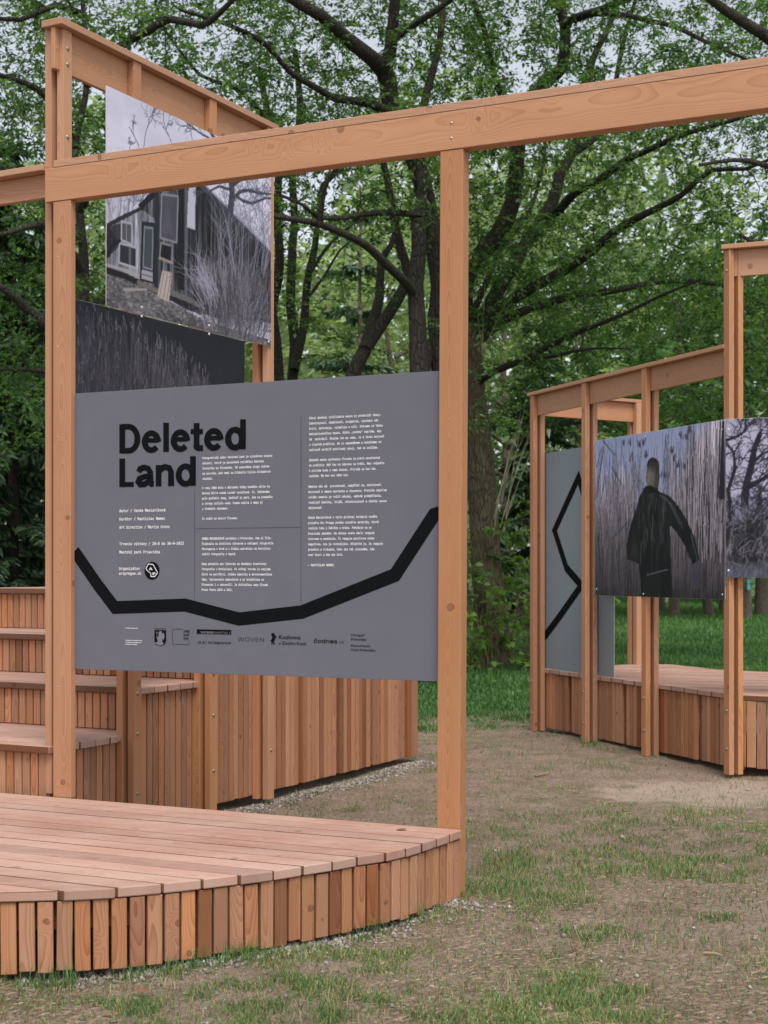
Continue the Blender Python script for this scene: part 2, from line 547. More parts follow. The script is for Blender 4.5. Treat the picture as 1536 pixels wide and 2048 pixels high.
def deck_boards(outline, ax, nv, pitch, n_end, top, thick, mat, parent, gap=0.009):
    nmin = min(Vector(p).dot(nv) for p in outline)
    n1 = n_end
    r = random.Random(5)
    while n1 > nmin + 0.03:
        n0 = max(n1 - pitch, nmin + 0.012)
        a = cut_ranges(outline, ax, nv, n0 + gap * 0.5)
        b = cut_ranges(outline, ax, nv, n1 - gap * 0.5)
        if a and b:
            dz = r.uniform(-0.0012, 0.0012)
            la, lb = n0 + gap * 0.5, n1 - gap * 0.5
            jit = r.uniform(-0.003, 0.003)
            pts = [ax * a[0] + nv * la, ax * (a[1] + jit) + nv * la, ax * (b[1] + jit) + nv * lb, ax * b[0] + nv * lb]
            seam_sides(prism('deck_board', pts, top - thick + dz, top + dz, ax, mat, parent, 0.005, 2))
        n1 = n0

def resample(pts, step):
    P = [Vector(p) for p in pts]
    out, acc = [], 0.0
    for a, b in zip(P, P[1:]):
        L = (b - a).length
        while acc <= L:
            out.append((a + (b - a) * (acc / L), (b - a).normalized()))
            acc += step
        acc -= L
    return out

def smooth_curve(pts, n=8):
    P = [Vector(p) for p in pts]
    out = []
    for i in range(len(P) - 1):
        p0, p1, p2, p3 = P[max(i - 1, 0)], P[i], P[i + 1], P[min(i + 2, len(P) - 1)]
        for k in range(n):
            t = k / n
            out.append(0.5 * ((2 * p1) + (p2 - p0) * t + (2 * p0 - 5 * p1 + 4 * p2 - p3) * t * t + (3 * p1 - p0 - 3 * p2 + p3) * t ** 3))
    out.append(P[-1])
    return out

DECK_H = 0.335
front_arc_px = [(917, 1662), (853, 1684), (786, 1703), (709, 1715), (661, 1724), (606, 1732), (549, 1741), (484, 1749.5), (409, 1758.5), (331, 1767), (250, 1774), (156, 1779.5), (53, 1783), (0, 1784)]
arc = [ground(x, y, DECK_H).xy for x, y in front_arc_px]
arc += [Vector(p) for p in ((-2.0, 5.72), (-2.6, 5.76), (-3.2, 5.98), (-3.8, 6.45), (-4.3, 7.15), (-4.6, 8.1), (-4.72, 9.2))]
arc = smooth_curve(arc, 6)
deck_outline = arc + [FD * (FD.dot(arc[-1])) + FN * (FRONT_N - 0.004), FD * (FD.dot(arc[0])) + FN * (FRONT_N - 0.004)]

deck = thing('timber_platform', (-1.5, 7.2, 0), 'low curved timber deck with a slatted front edge in the left foreground', 'deck')
deck_boards(deck_outline, FD, FN, 0.1385, FRONT_N - 0.004, DECK_H, 0.042, W_DECK, deck)
# slats hang from the rim, following the curve
inset = []
for i, p in enumerate(arc):
    a, b = arc[max(i - 1, 0)], arc[min(i + 1, len(arc) - 1)]
    t = (b - a).normalized()
    nrm = Vector((-t.y, t.x))            # to the outside or inside
    c = Vector((-1.6, 7.6)) - p
    if nrm.dot(c) < 0: nrm = -nrm
    inset.append(p + nrm * 0.026)
r_ = random.Random(3)
for k, (p, t) in enumerate(resample(inset, 0.0715)):
    if k == 0 and False: continue
    if p.x < -3.6: break
    top = DECK_H - 0.046
    bot = 0.010 + r_.uniform(-0.006, 0.01)
    lean = Vector((t.x, t.y, 0)) * r_.uniform(-0.003, 0.003)
    off = Vector((-t.y, t.x, 0)) * r_.uniform(-0.003, 0.003)
    timber('slat', v3(p, bot) + off, v3(p, top - r_.choice((0, 0, 0, 0.004))) + off + lean, v3(t), 0.0605 + r_.uniform(-0.001, 0.001), 0.030, slat_mat(), deck, 0.0025)
# rim joist behind the slats and bearers
for i in range(0, len(inset) - 4, 4):
    a, b = inset[i], inset[i + 4]
    if a.x < -3.6: break
    ca = Vector((-1.6, 7.6))
    sh = lambda q: q + (ca - q).normalized() * 0.06
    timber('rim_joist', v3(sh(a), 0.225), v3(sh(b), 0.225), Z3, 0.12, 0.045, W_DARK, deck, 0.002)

# ------------------------------------------------------------------ front frame: posts, beam, cap
fr = thing('exhibition_stand', v3(PR), 'two-post timber frame with one long rising beam holding the grey text board', 'display frame')
PW, PDp, PDL = 0.122, 0.080, 0.044
BEAM_B, BEAM_T = 3.662, 3.850
pl = front_pt(106)
def fpt(p, s, n, z):
    q = p + FD * s + FN * n
    return Vector((q.x, q.y, z))
# right post stands on the ground, leaning a touch; left post stands on the deck
lean = 0.020
timber('post', fpt(PR, PW / 2, PDp / 2, -0.03), fpt(PR, PW / 2 + lean, PDp / 2, BEAM_B - 0.001), v3(FD), PW, PDp, W_POST, fr, 0.004, 2)
left_post = timber('post', fpt(pl, PW / 2, PDL / 2, DECK_H - 0.002), fpt(pl, PW / 2, PDL / 2, BEAM_B - 0.001), v3(FD), PW, PDL, W_POST, fr, 0.004, 2)
bl = front_pt(90.5)
s_left = (bl - PR).dot(FD)
s_right = s_left + 5.6
zc = (BEAM_B + BEAM_T) / 2
beam_o = timber('beam', fpt(PR, s_left, PDp / 2 - 0.004, zc), fpt(PR, s_right, PDp / 2 - 0.004, zc), Z3, BEAM_T - BEAM_B, PDp, W_BEAM, fr, 0.004, 2)
s_cap = (front_pt(108) - PR).dot(FD)
timber('beam_cap', fpt(PR, s_cap, PDp / 2 - 0.003, BEAM_T + 0.021), fpt(PR, s_right, PDp / 2 - 0.003, BEAM_T + 0.021), Z3, 0.040, PDp + 0.004, W_BEAM, fr, 0.003, 2)
timber('post', fpt(PR, s_right - 0.1, PDp / 2, -0.03), fpt(PR, s_right - 0.1, PDp / 2, BEAM_B - 0.001), v3(FD), PW, PDp, W_POST, fr, 0.004, 2)
for zz in (BEAM_B + 0.055, BEAM_B + 0.130):
    bolt('screw', fpt(PR, PW / 2 + lean, -0.0015 - 0.002, zz), v3(-FN), beam_o, 0.007, 0.004, M_SCREW)
for zz in (0.95, 1.6, 2.35, 2.85, 3.35):
    bolt('screw', fpt(pl, 0.03, 0.0, zz), v3(-FN), left_post, 0.005, 0.002, M_SCREW)

# ------------------------------------------------------------------ tiered seating
TH = [0.608, 0.880, 1.155, 1.465]
TB = [6.43, 7.28, 7.99, 8.70]
B_END = 11.13
ts = thing('tiered_seating', v3(seat(A0 - 0.8, 8.0)), 'tiered timber seating with slatted risers and side wall behind the text board', 'seating')
T_THICK = 0.042
LEFT_A = A0 - 2.6
for i in range(4):
    b0, b1 = TB[i], (TB[i + 1] if i < 3 else B_END)
    h = TH[i]
    # tread boards run along the step
    bb = b0
    first = True
    while bb < b1 - 0.02:
        w = min(0.138, b1 - bb)
        e1 = A0 + 0.035 + random.uniform(-0.004, 0.004)
        ee = bb + w - 0.006
        if i < 3 and ee > b1 - 0.03: ee = b1 - 0.004
        pts = [seat(LEFT_A, bb), seat(e1, bb), seat(e1, ee), seat(LEFT_A, ee)]
        seam_sides(prism('tread_board', pts, h - T_THICK, h, SD, W_DECK, ts, 0.006, 2))
        bb += w
    if i < 3:
        prism('tread_board', [seat(LEFT_A, b1), seat(A0 - 0.06, b1), seat(A0 - 0.06, b1 + 0.09), seat(LEFT_A, b1 + 0.09)], h - T_THICK, h - 0.001, SD, W_DECK, ts, 0.002, 1)
    # riser slats
    zb = 0.03 if i == 0 else TH[i - 1] + 0.003
    a = A0 - 0.04
    while a > A0 - 2.58:
        q = seat(a, b0 + 0.045)
        timber('slat', v3(q, zb), v3(q, h - T_THICK - 0.004), v3(SD), 0.0515, 0.026, slat_mat(), ts, 0.0025)
        a -= 0.0605
# side wall: slats hung in a row, with recessed studs showing between some of them
def wall_h(b):
    for i in (3, 2, 1, 0):
        if b >= TB[i] + 0.03: return TH[i]
    return TH[0]
post_px = [233, 388, 505]
post_b = []
for px in post_px:
    p = on_line(px, seat(A0, 8.0), SW)
    post_b.append(p.dot(SW))
stud_b = [on_line(px, seat(A0, 8.0), SW).dot(SW) for px in (600, 675, 748, 815)]
b = TB[0] + 0.07
kk = 0
while b < B_END - 0.02:
    is_stud = any(abs(b - s) < 0.0305 for s in stud_b)
    top = wall_h(b) - T_THICK - 0.004
    base = 0.045 + random.uniform(-0.003, 0.003)
    off = -0.018 - 0.008 if is_stud else random.uniform(-0.003, 0.003)
    q = seat(A0 - 0.012 + off, b)
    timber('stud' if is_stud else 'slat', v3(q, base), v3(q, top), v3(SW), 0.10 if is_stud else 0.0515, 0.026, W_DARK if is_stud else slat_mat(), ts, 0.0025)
    b += 0.0605
# back wall of the tiers
for k in range(38):
    q = seat(A0 - 0.045 - 0.067 * k, B_END - 0.005)
    timber('slat', v3(q, 0.05), v3(q, TH[3] - 0.046), v3(SD), 0.0615, 0.024, W_SLAT, ts, 0.0025)

# ------------------------------------------------------------------ tall frame along the side of the seating
tf = thing('exhibition_stand', v3(seat(A0 + 0.1, 8.3)), 'tall timber frame of paired posts along the tiered seating, carrying the house photograph', 'display frame')
BW = 0.046                                  # thickness of each paired board
TALL_T = 4.655
GAPW = 0.030
OUTW = 2 * BW + GAPW
def double_post(parent, o, wall, out, z0, z1, depth=0.076, fill=True, bolts=(), near=-1, bw=BW, gapw=GAPW):
    """two upright boards with a spacer, standing outside a slatted wall.  o: corner (2-D) on the wall, near side"""
    m = lambda s, n, z: Vector((o.x + wall.x * s + out.x * n, o.y + wall.y * s + out.y * n, z))
    timber('post_board', m(depth / 2, bw / 2, z0), m(depth / 2, bw / 2, z1), v3(out), bw, depth, W_POST, parent, 0.003, 2)
    outer = timber('post_board', m(depth / 2 + 0.012, bw * 1.5 + gapw, z0), m(depth / 2 + 0.012, bw * 1.5 + gapw, z1), v3(out), bw, depth, W_POST, parent, 0.003, 2)
    if fill:
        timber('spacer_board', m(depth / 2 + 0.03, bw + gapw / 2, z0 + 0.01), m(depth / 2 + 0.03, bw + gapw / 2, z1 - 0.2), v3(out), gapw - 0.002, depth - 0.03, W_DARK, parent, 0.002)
    for z in bolts:
        bolt('bolt', m(depth / 2 + 0.012, bw * 2 + gapw, z), v3(out), outer)

fpx = on_line(91, seat(A0, 6.5), SW)
b_front = TB[0] + 0.035
double_post(tf, seat(A0 - 0.022, b_front), SW, SD, DECK_H + 0.003, TALL_T, bolts=(4.55, 4.46, 4.05))
double_post(tf, seat(A0, post_b[0]), SW, SD, 0.02, TALL_T, bolts=(0.26, 0.62, 0.86, 1.02))
double_post(tf, seat(A0, post_b[1]), SW, SD, 0.02, TALL_T, bolts=(0.30, 0.66, 0.93))
double_post(tf, seat(A0, post_b[2]), SW, SD, 0.02, TALL_T, bolts=(0.36, 0.95))
fe = post_b[2] + 0.12
fs = b_front - 0.032
FAS_H = 0.235
am = A0 + BW + GAPW / 2
timber('fascia', v3(seat(am, fs), TALL_T - FAS_H / 2), v3(seat(am, fe), TALL_T - FAS_H / 2), Z3, FAS_H, GAPW - 0.002, W_BEAM, tf, 0.003)
timber('rail_cap', v3(seat(A0 + OUTW / 2, fs - 0.012), TALL_T + 0.021), v3(seat(A0 + OUTW / 2, fe + 0.02), TALL_T + 0.021), v3(SD), OUTW + 0.024, 0.040, W_BEAM, tf, 0.004, 2)
# beam running off to the left from the tall post
bl0 = seat(A0 - 0.002, b_front + 0.04)
LB = -SD
timber('side_fascia', v3(bl0, 3.785), v3(bl0 + LB * 3.0, 3.785), Z3, 0.135, 0.036, W_BEAM, tf, 0.003)
timber('side_cap', v3(bl0 - SW * 0.02, 3.872), v3(bl0 + LB * 3.0 - SW * 0.02, 3.872), v3(SW), 0.13, 0.036, W_BEAM, tf, 0.004, 2)
timber('post', v3(bl0 + LB * 2.9, TH[0]), v3(bl0 + LB * 2.9, 3.716), v3(SW), 0.09, 0.09, W_POST, tf, 0.004, 2)

# ------------------------------------------------------------------ right-hand platform and frame
RH = 0.62
rd = thing('timber_platform', (3.3, 13.2, 0), 'raised timber platform with slatted skirt on the right side of the passage', 'deck')
ep = [on_line(px, E0, ED) for px in (1061, 1164, 1284, 1449)]
inn = -EN                                     # into the platform
corner = ep[3] + inn * 0.118 + ED * 0.05
D2 = Vector((0.930, -0.367))                  # second side of the polygon
N2 = Vector((-D2.y, D2.x)) * -1               # outward, to the camera
if N2.y > 0: N2 = -N2
far0 = ep[0] + inn * 0.118 - ED * 0.02
back = [ground(x, y, RH).xy for x, y in ((1284, 1328), (1344, 1329), (1380, 1333), (1447, 1340), (1536, 1344))] + [Vector(p) for p in ((4.6, 13.75), (5.3, 12.9), (5.75, 11.6), (5.8, 10.45))]
routl = [far0, corner, corner + D2 * 3.0] + back[::-1]
deck_boards(routl, FD, FN, 0.140, max(p.dot(FN) for p in routl) - 0.01, RH, 0.042, W_DECK, rd)
# skirt slats on the passage side, bay by bay
for i in range(3):
    s0 = (ep[i] - ep[0]).dot(ED) + (0.012 if i == 0 else 0.0)
    s1 = (ep[i + 1] - ep[0]).dot(ED) - 0.001 + (0.05 if i == 2 else 0)
    n = max(3, int(round((s1 - s0) / 0.064)))
    w = (s1 - s0) / n
    for k in range(n):
        s = s0 + w * (k + 0.5)
        stud = (k == n // 2)
        q = ep[0] + ED * s + inn * (0.118 + 0.03 + (0.03 if stud else random.uniform(-0.002, 0.002)))
        base = 0.035 + random.uniform(-0.004, 0.004)
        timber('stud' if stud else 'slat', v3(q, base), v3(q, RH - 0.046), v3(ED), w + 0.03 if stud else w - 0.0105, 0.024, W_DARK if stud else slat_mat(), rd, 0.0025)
s = 0.0
while s < 1.9:
    q = corner + D2 * s - N2 * 0.03
    timber('slat', v3(q, 0.05 + random.uniform(-0.006, 0.006)), v3(q, RH - 0.046), v3(D2), 0.070, 0.024, W_SLAT, rd, 0.0025)
    s += 0.0775
s = 0.06
while s < 1.35:                               # far end
    fd = (back[0] - far0).normalized()
    q = far0 + fd * s + Vector((fd.y, -fd.x)) * 0.03
    timber('slat', v3(q, 0.05), v3(q, RH - 0.046), v3(fd), 0.064, 0.024, W_SLAT, rd, 0.0025)
    s += 0.0705

rf = thing('exhibition_stand', v3(ep[1]), 'timber frame with four paired posts and a long rail on the right platform', 'display frame')
RT = 3.345
RT4 = 4.115
for i in range(4):
    zt = RT4 if i == 3 else RT
    bl_ = {0: (0.18, 0.5), 1: (0.18, 0.47), 2: (0.22, 0.5), 3: (0.20, 0.5, 1.5, 3.95)}[i]
    o = ep[i] + inn * OUTW
    double_post(rf, o + ED * 0.076, -ED, EN, 0.0, zt, bolts=bl_)
nm = BW + GAPW / 2
rp = lambda p, n, z: v3(p + inn * (OUTW - n), z)
a_, b_ = ep[0] - ED * 0.03, ep[3] + ED * 0.0
timber('fascia', rp(a_, nm, RT - 0.10), rp(b_, nm, RT - 0.10), Z3, 0.20, GAPW - 0.002, W_BEAM, rf, 0.003)
timber('rail_cap', rp(a_ - ED * 0.03, OUTW / 2, RT + 0.017), rp(b_ - ED * 0.004, OUTW / 2, RT + 0.017), v3(EN), OUTW + 0.024, 0.033, W_BEAM, rf, 0.004, 2)
# tall side running right from the corner post
c4 = ep[3] + inn * 0.085 + ED * 0.05
timber('fascia', v3(c4 - D2 * 0.09, RT4 - 0.105), v3(c4 + D2 * 2.9, RT4 - 0.105), Z3, 0.21, 0.033, W_BEAM, rf, 0.003)
timber('rail_cap', v3(c4 - D2 * 0.115, RT4 + 0.019), v3(c4 + D2 * 2.9, RT4 + 0.019), v3(N2), 0.15, 0.037, W_BEAM, rf, 0.004, 2)
double_post(rf, c4 + D2 * 1.75 + N2 * -0.075, D2, N2, 0.0, RT4)
double_post(rf, c4 + D2 * 2.8 + N2 * -0.075, D2, N2, 0.0, RT4)
# cross rail to the far post
fp = back[0] + Vector((-0.08, -0.06))
f0 = ep[0] + inn * 0.12 + ED * 0.03
fdir = (fp - f0).normalized()
timber('fascia', v3(f0, RT - 0.10), v3(fp + fdir * 0.05, RT - 0.10), Z3, 0.20, 0.033, W_BEAM, rf, 0.003)
timber('rail_cap', v3(f0 + fdir * 0.1, RT + 0.017), v3(fp + fdir * 0.09, RT + 0.017), v3((-fdir.y, fdir.x)), 0.12, 0.033, W_BEAM, rf, 0.004, 2)
timber('post', v3(fp + Vector((fdir.y, -fdir.x)) * 0.045, RH), v3(fp + Vector((fdir.y, -fdir.x)) * 0.045, RT - 0.002), v3(fdir), 0.092, 0.055, W_POST, rf, 0.003, 2)
timber('post', v3(fp - Vector((fdir.y, -fdir.x)) * 0.045, RH), v3(fp - Vector((fdir.y, -fdir.x)) * 0.045, RT - 0.002), v3(fdir), 0.092, 0.055, W_POST, rf, 0.003, 2)

# ------------------------------------------------------------------ panels: information board
def panel_body(name, w, h, t, mat, parent):
    bm = bmesh.new()
    bmesh.ops.create_cube(bm, size=1.0)
    for v in bm.verts:
        v.co = Vector((v.co.x * w + w / 2, v.co.y * h + h / 2, v.co.z * t - t / 2))
    bmesh.ops.bevel(bm, geom=bm.edges[:], offset=0.0008, segments=1, affect='EDGES')
    me = bpy.data.meshes.new(name)
    bm.to_mesh(me); bm.free()
    me.materials.append(mat)
    me.materials.append(M_EDGE)
    for p in me.polygons:
        if abs(p.normal.z) < 0.5: p.material_index = 1
    o = bpy.data.objects.new(name, me)
    COL.objects.link(o)
    o.parent = parent
    return o

class Panel:
    """a flat sheet on a vertical plane; A, D the plane (2-D), outward normal N, corners given as photo columns and heights"""
    def __init__(self, name, label, cat, A, D, N, px0, px1, z0, z1, t=0.005):
        self.A, self.D = A, D
        p0, p1 = on_line(px0, A, D), on_line(px1, A, D)
        self.o = p0
        self.w, self.h, self.z0 = (p1 - p0).length, z1 - z0, z0
        self.dir = (p1 - p0).normalized()
        self.root = bpy.data.objects.new(name, None)
        self.root.empty_display_size = 0.1
        COL.objects.link(self.root)
        self.root.matrix_basis = frame(v3(p0, z0), v3(self.dir), Z3, v3(self.dir).cross(Z3))
        tag(self.root, label, cat)
        self.t = t
    def uv(self, px, py):
        p = on_plane(px, py, self.A, self.D)
        return (p.xy - self.o).dot(self.dir), p.z - self.z0

def child_mesh(name, me, root, z=0.0):
    o = bpy.data.objects.new(name, me)
    COL.objects.link(o)
    o.parent = root
    o.location = (0, 0, z)
    return o

def flat_poly(name, pts, mat, root, z):
    me = bpy.data.meshes.new(name)
    me.from_pydata([(x, y, 0) for x, y in pts], [], [list(range(len(pts)))])
    me.materials.append(mat)
    return child_mesh(name, me, root, z)

def flat_rects(name, rects, mat, root, z):
    V, Fc = [], []
    for (x0, y0, x1, y1) in rects:
        n = len(V)
        V += [(x0, y0, 0), (x1, y0, 0), (x1, y1, 0), (x0, y1, 0)]
        Fc.append((n, n + 1, n + 2, n + 3))
    me = bpy.data.meshes.new(name)
    me.from_pydata(V, [], Fc)
    me.materials.append(mat)
    return child_mesh(name, me, root, z)

def band(name, pts, width, mat, root, z):
    """polyline band with mitred joints"""
    P = [Vector(p) for p in pts]
    L, R = [], []
    for i, p in enumerate(P):
        a = (P[i] - P[i - 1]).normalized() if i > 0 else (P[1] - P[0]).normalized()
        b = (P[i + 1] - P[i]).normalized() if i < len(P) - 1 else a
        na, nb = Vector((-a.y, a.x)), Vector((-b.y, b.x))
        m = (na + nb).normalized()
        k = width / 2 / max(0.35, m.dot(na))
        L.append(p + m * k); R.append(p - m * k)
    V = [(q.x, q.y, 0) for q in L + R]
    n = len(P)
    me = bpy.data.meshes.new(name)
    me.from_pydata(V, [], [(i, n + i, n + i + 1, i + 1) for i in range(n - 1)])
    me.materials.append(mat)
    return child_mesh(name, me, root, z)

def load_font(fn):
    try:
        import os
        base = bpy.utils.resource_path('LOCAL')
        return bpy.data.fonts.load(os.path.join(base, 'datafiles', 'fonts', fn))
    except Exception:
        return None
FONT_SANS = load_font('Inter.woff2')
FONT_MONO = load_font('DejaVuSansMono.woff2')

def tri_mesh(me):
    bm = bmesh.new(); bm.from_mesh(me)
    bmesh.ops.triangulate(bm, faces=bm.faces[:])
    bm.to_mesh(me); bm.free()
    return me

def lettering(name, body, u, v, root, mat, size=None, width=None, height=None, font=None, bold=0.0, line=1.0, res=2, z=0.0016, space=1.0):
    """flat text; (u, v) is the left end of the first baseline in panel metres.  width fits the longest line"""
    cu = bpy.data.curves.new('txt', 'FONT')
    cu.body = body
    if font: cu.font = font
    cu.size = 1.0
    cu.resolution_u = res
    strike = bold if bold > 0.021 else 0.0
    cu.offset = 0.0 if strike else bold
    cu.space_line = line
    cu.space_character = space
    cu.fill_mode = 'FRONT'
    to = bpy.data.objects.new('txt', cu)
    me = bpy.data.meshes.new_from_object(to)
    bpy.data.objects.remove(to)
    bpy.data.curves.remove(cu)
    co = np.empty(len(me.vertices) * 3, dtype=np.float32)
    me.vertices.foreach_get('co', co)
    co = co.reshape(-1, 3)
    wid = co[:, 0].max() - min(0, co[:, 0].min())
    sx = (width / wid) if width else size
    sy = size if size else sx
    if height: sy = height / (co[:, 1].max() - co[:, 1].min())
    co[:, 0] *= sx
    co[:, 1] *= sy
    co[:, 2] = 0
    if strike:
        # heavy face: the same outline struck nine times round a small circle, each a hair above the last
        tri = np.array([list(p.vertices) for p in tri_mesh(me).polygons])
        shifts = [(0, 0)] + [(math.cos(k * math.pi / 4), math.sin(k * math.pi / 4)) for k in range(8)]
        VV, FF = [], []
        for k, (dx, dy) in enumerate(shifts):
            q = co.copy(); q[:, 0] += dx * strike * sx; q[:, 1] += dy * strike * sy; q[:, 2] = k * 0.00006
            VV.append(q); FF.append(tri + k * len(co))
        me = np_mesh(name, np.concatenate(VV), np.concatenate(FF), 3, mat)
    else:
        me.vertices.foreach_set('co', co.ravel())
    me.update()
    me.name = name
    me.materials.clear()
    me.materials.append(mat)
    o = child_mesh(name, me, root, z)
    o.location = (u, v, z)
    return o

bp_ = PR + FN * 0.034
ib = Panel('info_board', 'large grey text board with black zigzag line, titled Deleted Land, between two timber posts', 'board', bp_, FD, -FN, 149.0, 880.5, 1.0515, 2.587)
panel_body('sheet', ib.w, ib.h, 0.005, M_BOARD, ib.root)
R0 = ib.root
lz = 0.0016
# black mountain line
zig = [(118, 1050), (190, 1168), (232, 1216), (370, 1210), (478, 1238), (604, 1224), (790, 1150), (880, 1018), (886, 1008)]
zp = [ib.uv(*p) for p in zig]
zp[0] = (0.001, ib.uv(151, 1102)[1])
zp = [zp[0], ib.uv(196, 1170), ib.uv(230, 1215)] + zp[3:7] + [ib.uv(868, 1030), (ib.w - 0.002, ib.uv(878, 1026)[1])]
band('black_line', zp, 0.070, M_BLACK, R0, 0.0012)
# thin column rules
def rule(x0, y0, x1, y1):
    a, b = ib.uv(x0, y0), ib.uv(x1, y1)
    if abs(x1 - x0) > abs(y1 - y0): return (a[0], (a[1] + b[1]) / 2 - 0.001, b[0], (a[1] + b[1]) / 2 + 0.001)
    return ((a[0] + b[0]) / 2 - 0.001, b[1], (a[0] + b[0]) / 2 + 0.001, a[1])
flat_rects('column_rule', [rule(390.5, 980, 388.5, 1200)], M_RULE, R0, 0.0014)
flat_rects('column_rule', [rule(604, 833, 600.5, 1212)], M_RULE, R0, 0.0014)
flat_rects('column_rule', [rule(391, 1057, 601, 1054.5)], M_RULE, R0, 0.0018)

def txt(name, body, px, py, mat, px_r=None, size_px=None, font=None, bold=0.0, line=1.0, res=1, cap_px=None, space=1.0):
    u, v = ib.uv(px, py)
    w = None
    if px_r: w = ib.uv(px_r, py)[0] - u
    sz = None
    if size_px:
        sz = ib.uv(px, py - size_px)[1] - v
    return lettering(name, body, u, v, R0, mat, size=sz, width=w, font=font, bold=bold, line=line, res=res, space=space)

def title_word(strokes):
    """heavy grotesque letters built from thick strokes; coordinates read off the enlarged photo"""
    V, Fc = [], []
    zt = lambda x, y: Vector(ib.uv(230 + x / 4.655, 830 + y / 4.655))
    for k, st in enumerate(strokes):
        z = 0.00008 * k
        if st[0] == 'r':
            x0, y0, x1, y1 = st[1:]
            if y1 - y0 > x1 - x0: x0, x1 = x0 - 1, x1 + 6
            q = [zt(x0, y1), zt(x1, y1), zt(x1, y0), zt(x0, y0)]
            n = len(V); V += [(p.x, p.y, z) for p in q]; Fc.append((n, n + 1, n + 2, n + 3))
            continue
        P_ = [zt(*p) for p in st[1]]
        closed = st[0] == 'o'
        m = len(P_)
        L, R = [], []
        for i, p in enumerate(P_):
            a = P_[i] - P_[i - 1] if (i > 0 or closed) else P_[1] - P_[0]
            b = P_[(i + 1) % m] - P_[i] if (i < m - 1 or closed) else a
            a, b = a.normalized(), b.normalized()
            na = Vector((-a.y, a.x)); nb = Vector((-b.y, b.x)); mm = (na + nb).normalized()
            # horizontals a little thinner than stems
            wv = 0.0395 - 0.0085 * abs(a.x)
            kk = wv / 2 / max(0.5, mm.dot(na))
            L.append(p + mm * kk); R.append(p - mm * kk)
        n = len(V); V += [(p.x, p.y, z) for p in L + R]
        for i in range(m if closed else m - 1):
            j = (i + 1) % m
            Fc.append((n + i, n + m + i, n + m + j, n + j))
    me = bpy.data.meshes.new('title_lettering')
    me.from_pydata(V, [], Fc)
    me.materials.append(M_BLACK)
    return child_mesh('title_lettering', me, R0, 0.0016)
def ell(cx, cy, rx, ry, a0, a1, n=20):
    return [(cx + rx * math.cos(math.radians(a0 + (a1 - a0) * i / n)), cy - ry * math.sin(math.radians(a0 + (a1 - a0) * i / n))) for i in range(n + 1)]
def e_(cx, cy): return [('r', cx - 66, cy - 33 , cx + 64, cy + 10), ('p', ell(cx, cy, 62, 79, -2, 322, 26))]
title_word([('r', 43, 88, 90, 356), ('p', [(60, 110), (125, 109)] + ell(128, 221, 82, 112, 88, -88) + [(125, 333), (60, 334)])]
           + e_(340, 248) + [('r', 452, 72, 497, 343)] + e_(610, 238)
           + [('r', 735, 75, 782, 292), ('r', 706, 130, 820, 178), ('p', [(758, 270), (761, 292), (775, 306), (795, 308), (821, 307)])]
           + e_(922, 227) + [('o', ell(1120, 220, 65, 84, 0, 345, 23)), ('r', 1168, 40, 1214, 318)])
title_word([('r', 43, 405, 90, 671), ('r', 92, 624, 177, 669),
            ('p', [(221, 530), (236, 502), (272, 488), (312, 500), (330, 535), (331, 620), (342, 640), (363, 642)]),
            ('p', [(330, 566), (275, 574), (228, 592), (218, 620), (236, 645), (270, 647), (310, 625), (331, 590)]),
            ('r', 382, 466, 428, 664), ('p', [(405, 545), (420, 508), (465, 482), (508, 494), (523, 535), (524, 661)]),
            ('o', ell(659, 559, 65, 82, 0, 345, 23)), ('r', 702, 384, 748, 658)])
txt('credit_line', 'Autor / Vanda Mesiariková', 239, 1024.5, M_WHITE, px_r=331, size_px=10.8, font=FONT_MONO, bold=0.016)
txt('credit_line', 'Kurátor / Rastislav Nemec', 239, 1041, M_WHITE, px_r=330.5, size_px=10.8, font=FONT_MONO, bold=0.016)
txt('credit_line', 'Art Direction / Martin Gross', 239, 1057.5, M_WHITE, px_r=339.5, size_px=10.8, font=FONT_MONO, bold=0.016)
txt('credit_line', 'Trvanie výstavy / 28–8 do 30–9–2022', 239, 1090.5, M_WHITE, px_r=368, size_px=10.8, font=FONT_MONO, bold=0.016)
txt('credit_line', 'Mestský park Prievidza', 239, 1107, M_WHITE, px_r=320, size_px=10.8, font=FONT_MONO, bold=0.016)
txt('credit_line', 'Organizátor', 238, 1140, M_WHITE, px_r=280.5, size_px=10.8, font=FONT_MONO, bold=0.016)
txt('credit_line', 'arspregue.sk', 238, 1149.5, M_WHITE, px_r=283, size_px=10.8, font=FONT_MONO, bold=0.016)

def para(body, px, py, px_r, pitch_px, size_px):
    """paragraph: longest line ends at px_r; line pitch in photo pixels"""
    lines = body.split('\n')
    u, v = ib.uv(px, py)
    u1, _ = ib.uv(px_r, py)
    dv = v - ib.uv(px, py + pitch_px)[1]
    sz = ib.uv(px, py - size_px)[1] - v
    return lettering('paragraph', body, u, v, R0, M_WHITE, size=sz, width=u1 - u, font=FONT_MONO, bold=0.020, line=dv / sz / LINE_K, res=1)
LINE_K = 1.0
if FONT_MONO is not None:
    # natural line pitch of the mono face, measured once
    cu = bpy.data.curves.new('m', 'FONT'); cu.font = FONT_MONO; cu.size = 1.0; cu.body = 'x\nx'
    to = bpy.data.objects.new('m', cu); mm = bpy.data.meshes.new_from_object(to)
    ys = sorted(v.co.y for v in mm.vertices)
    LINE_K = (max(ys) - min(ys)) - (max(ys) - min(y for y in ys if y > (max(ys) + min(ys)) / 2))
    bpy.data.objects.remove(to); bpy.data.curves.remove(cu); bpy.data.meshes.remove(mm)
P = 10.32
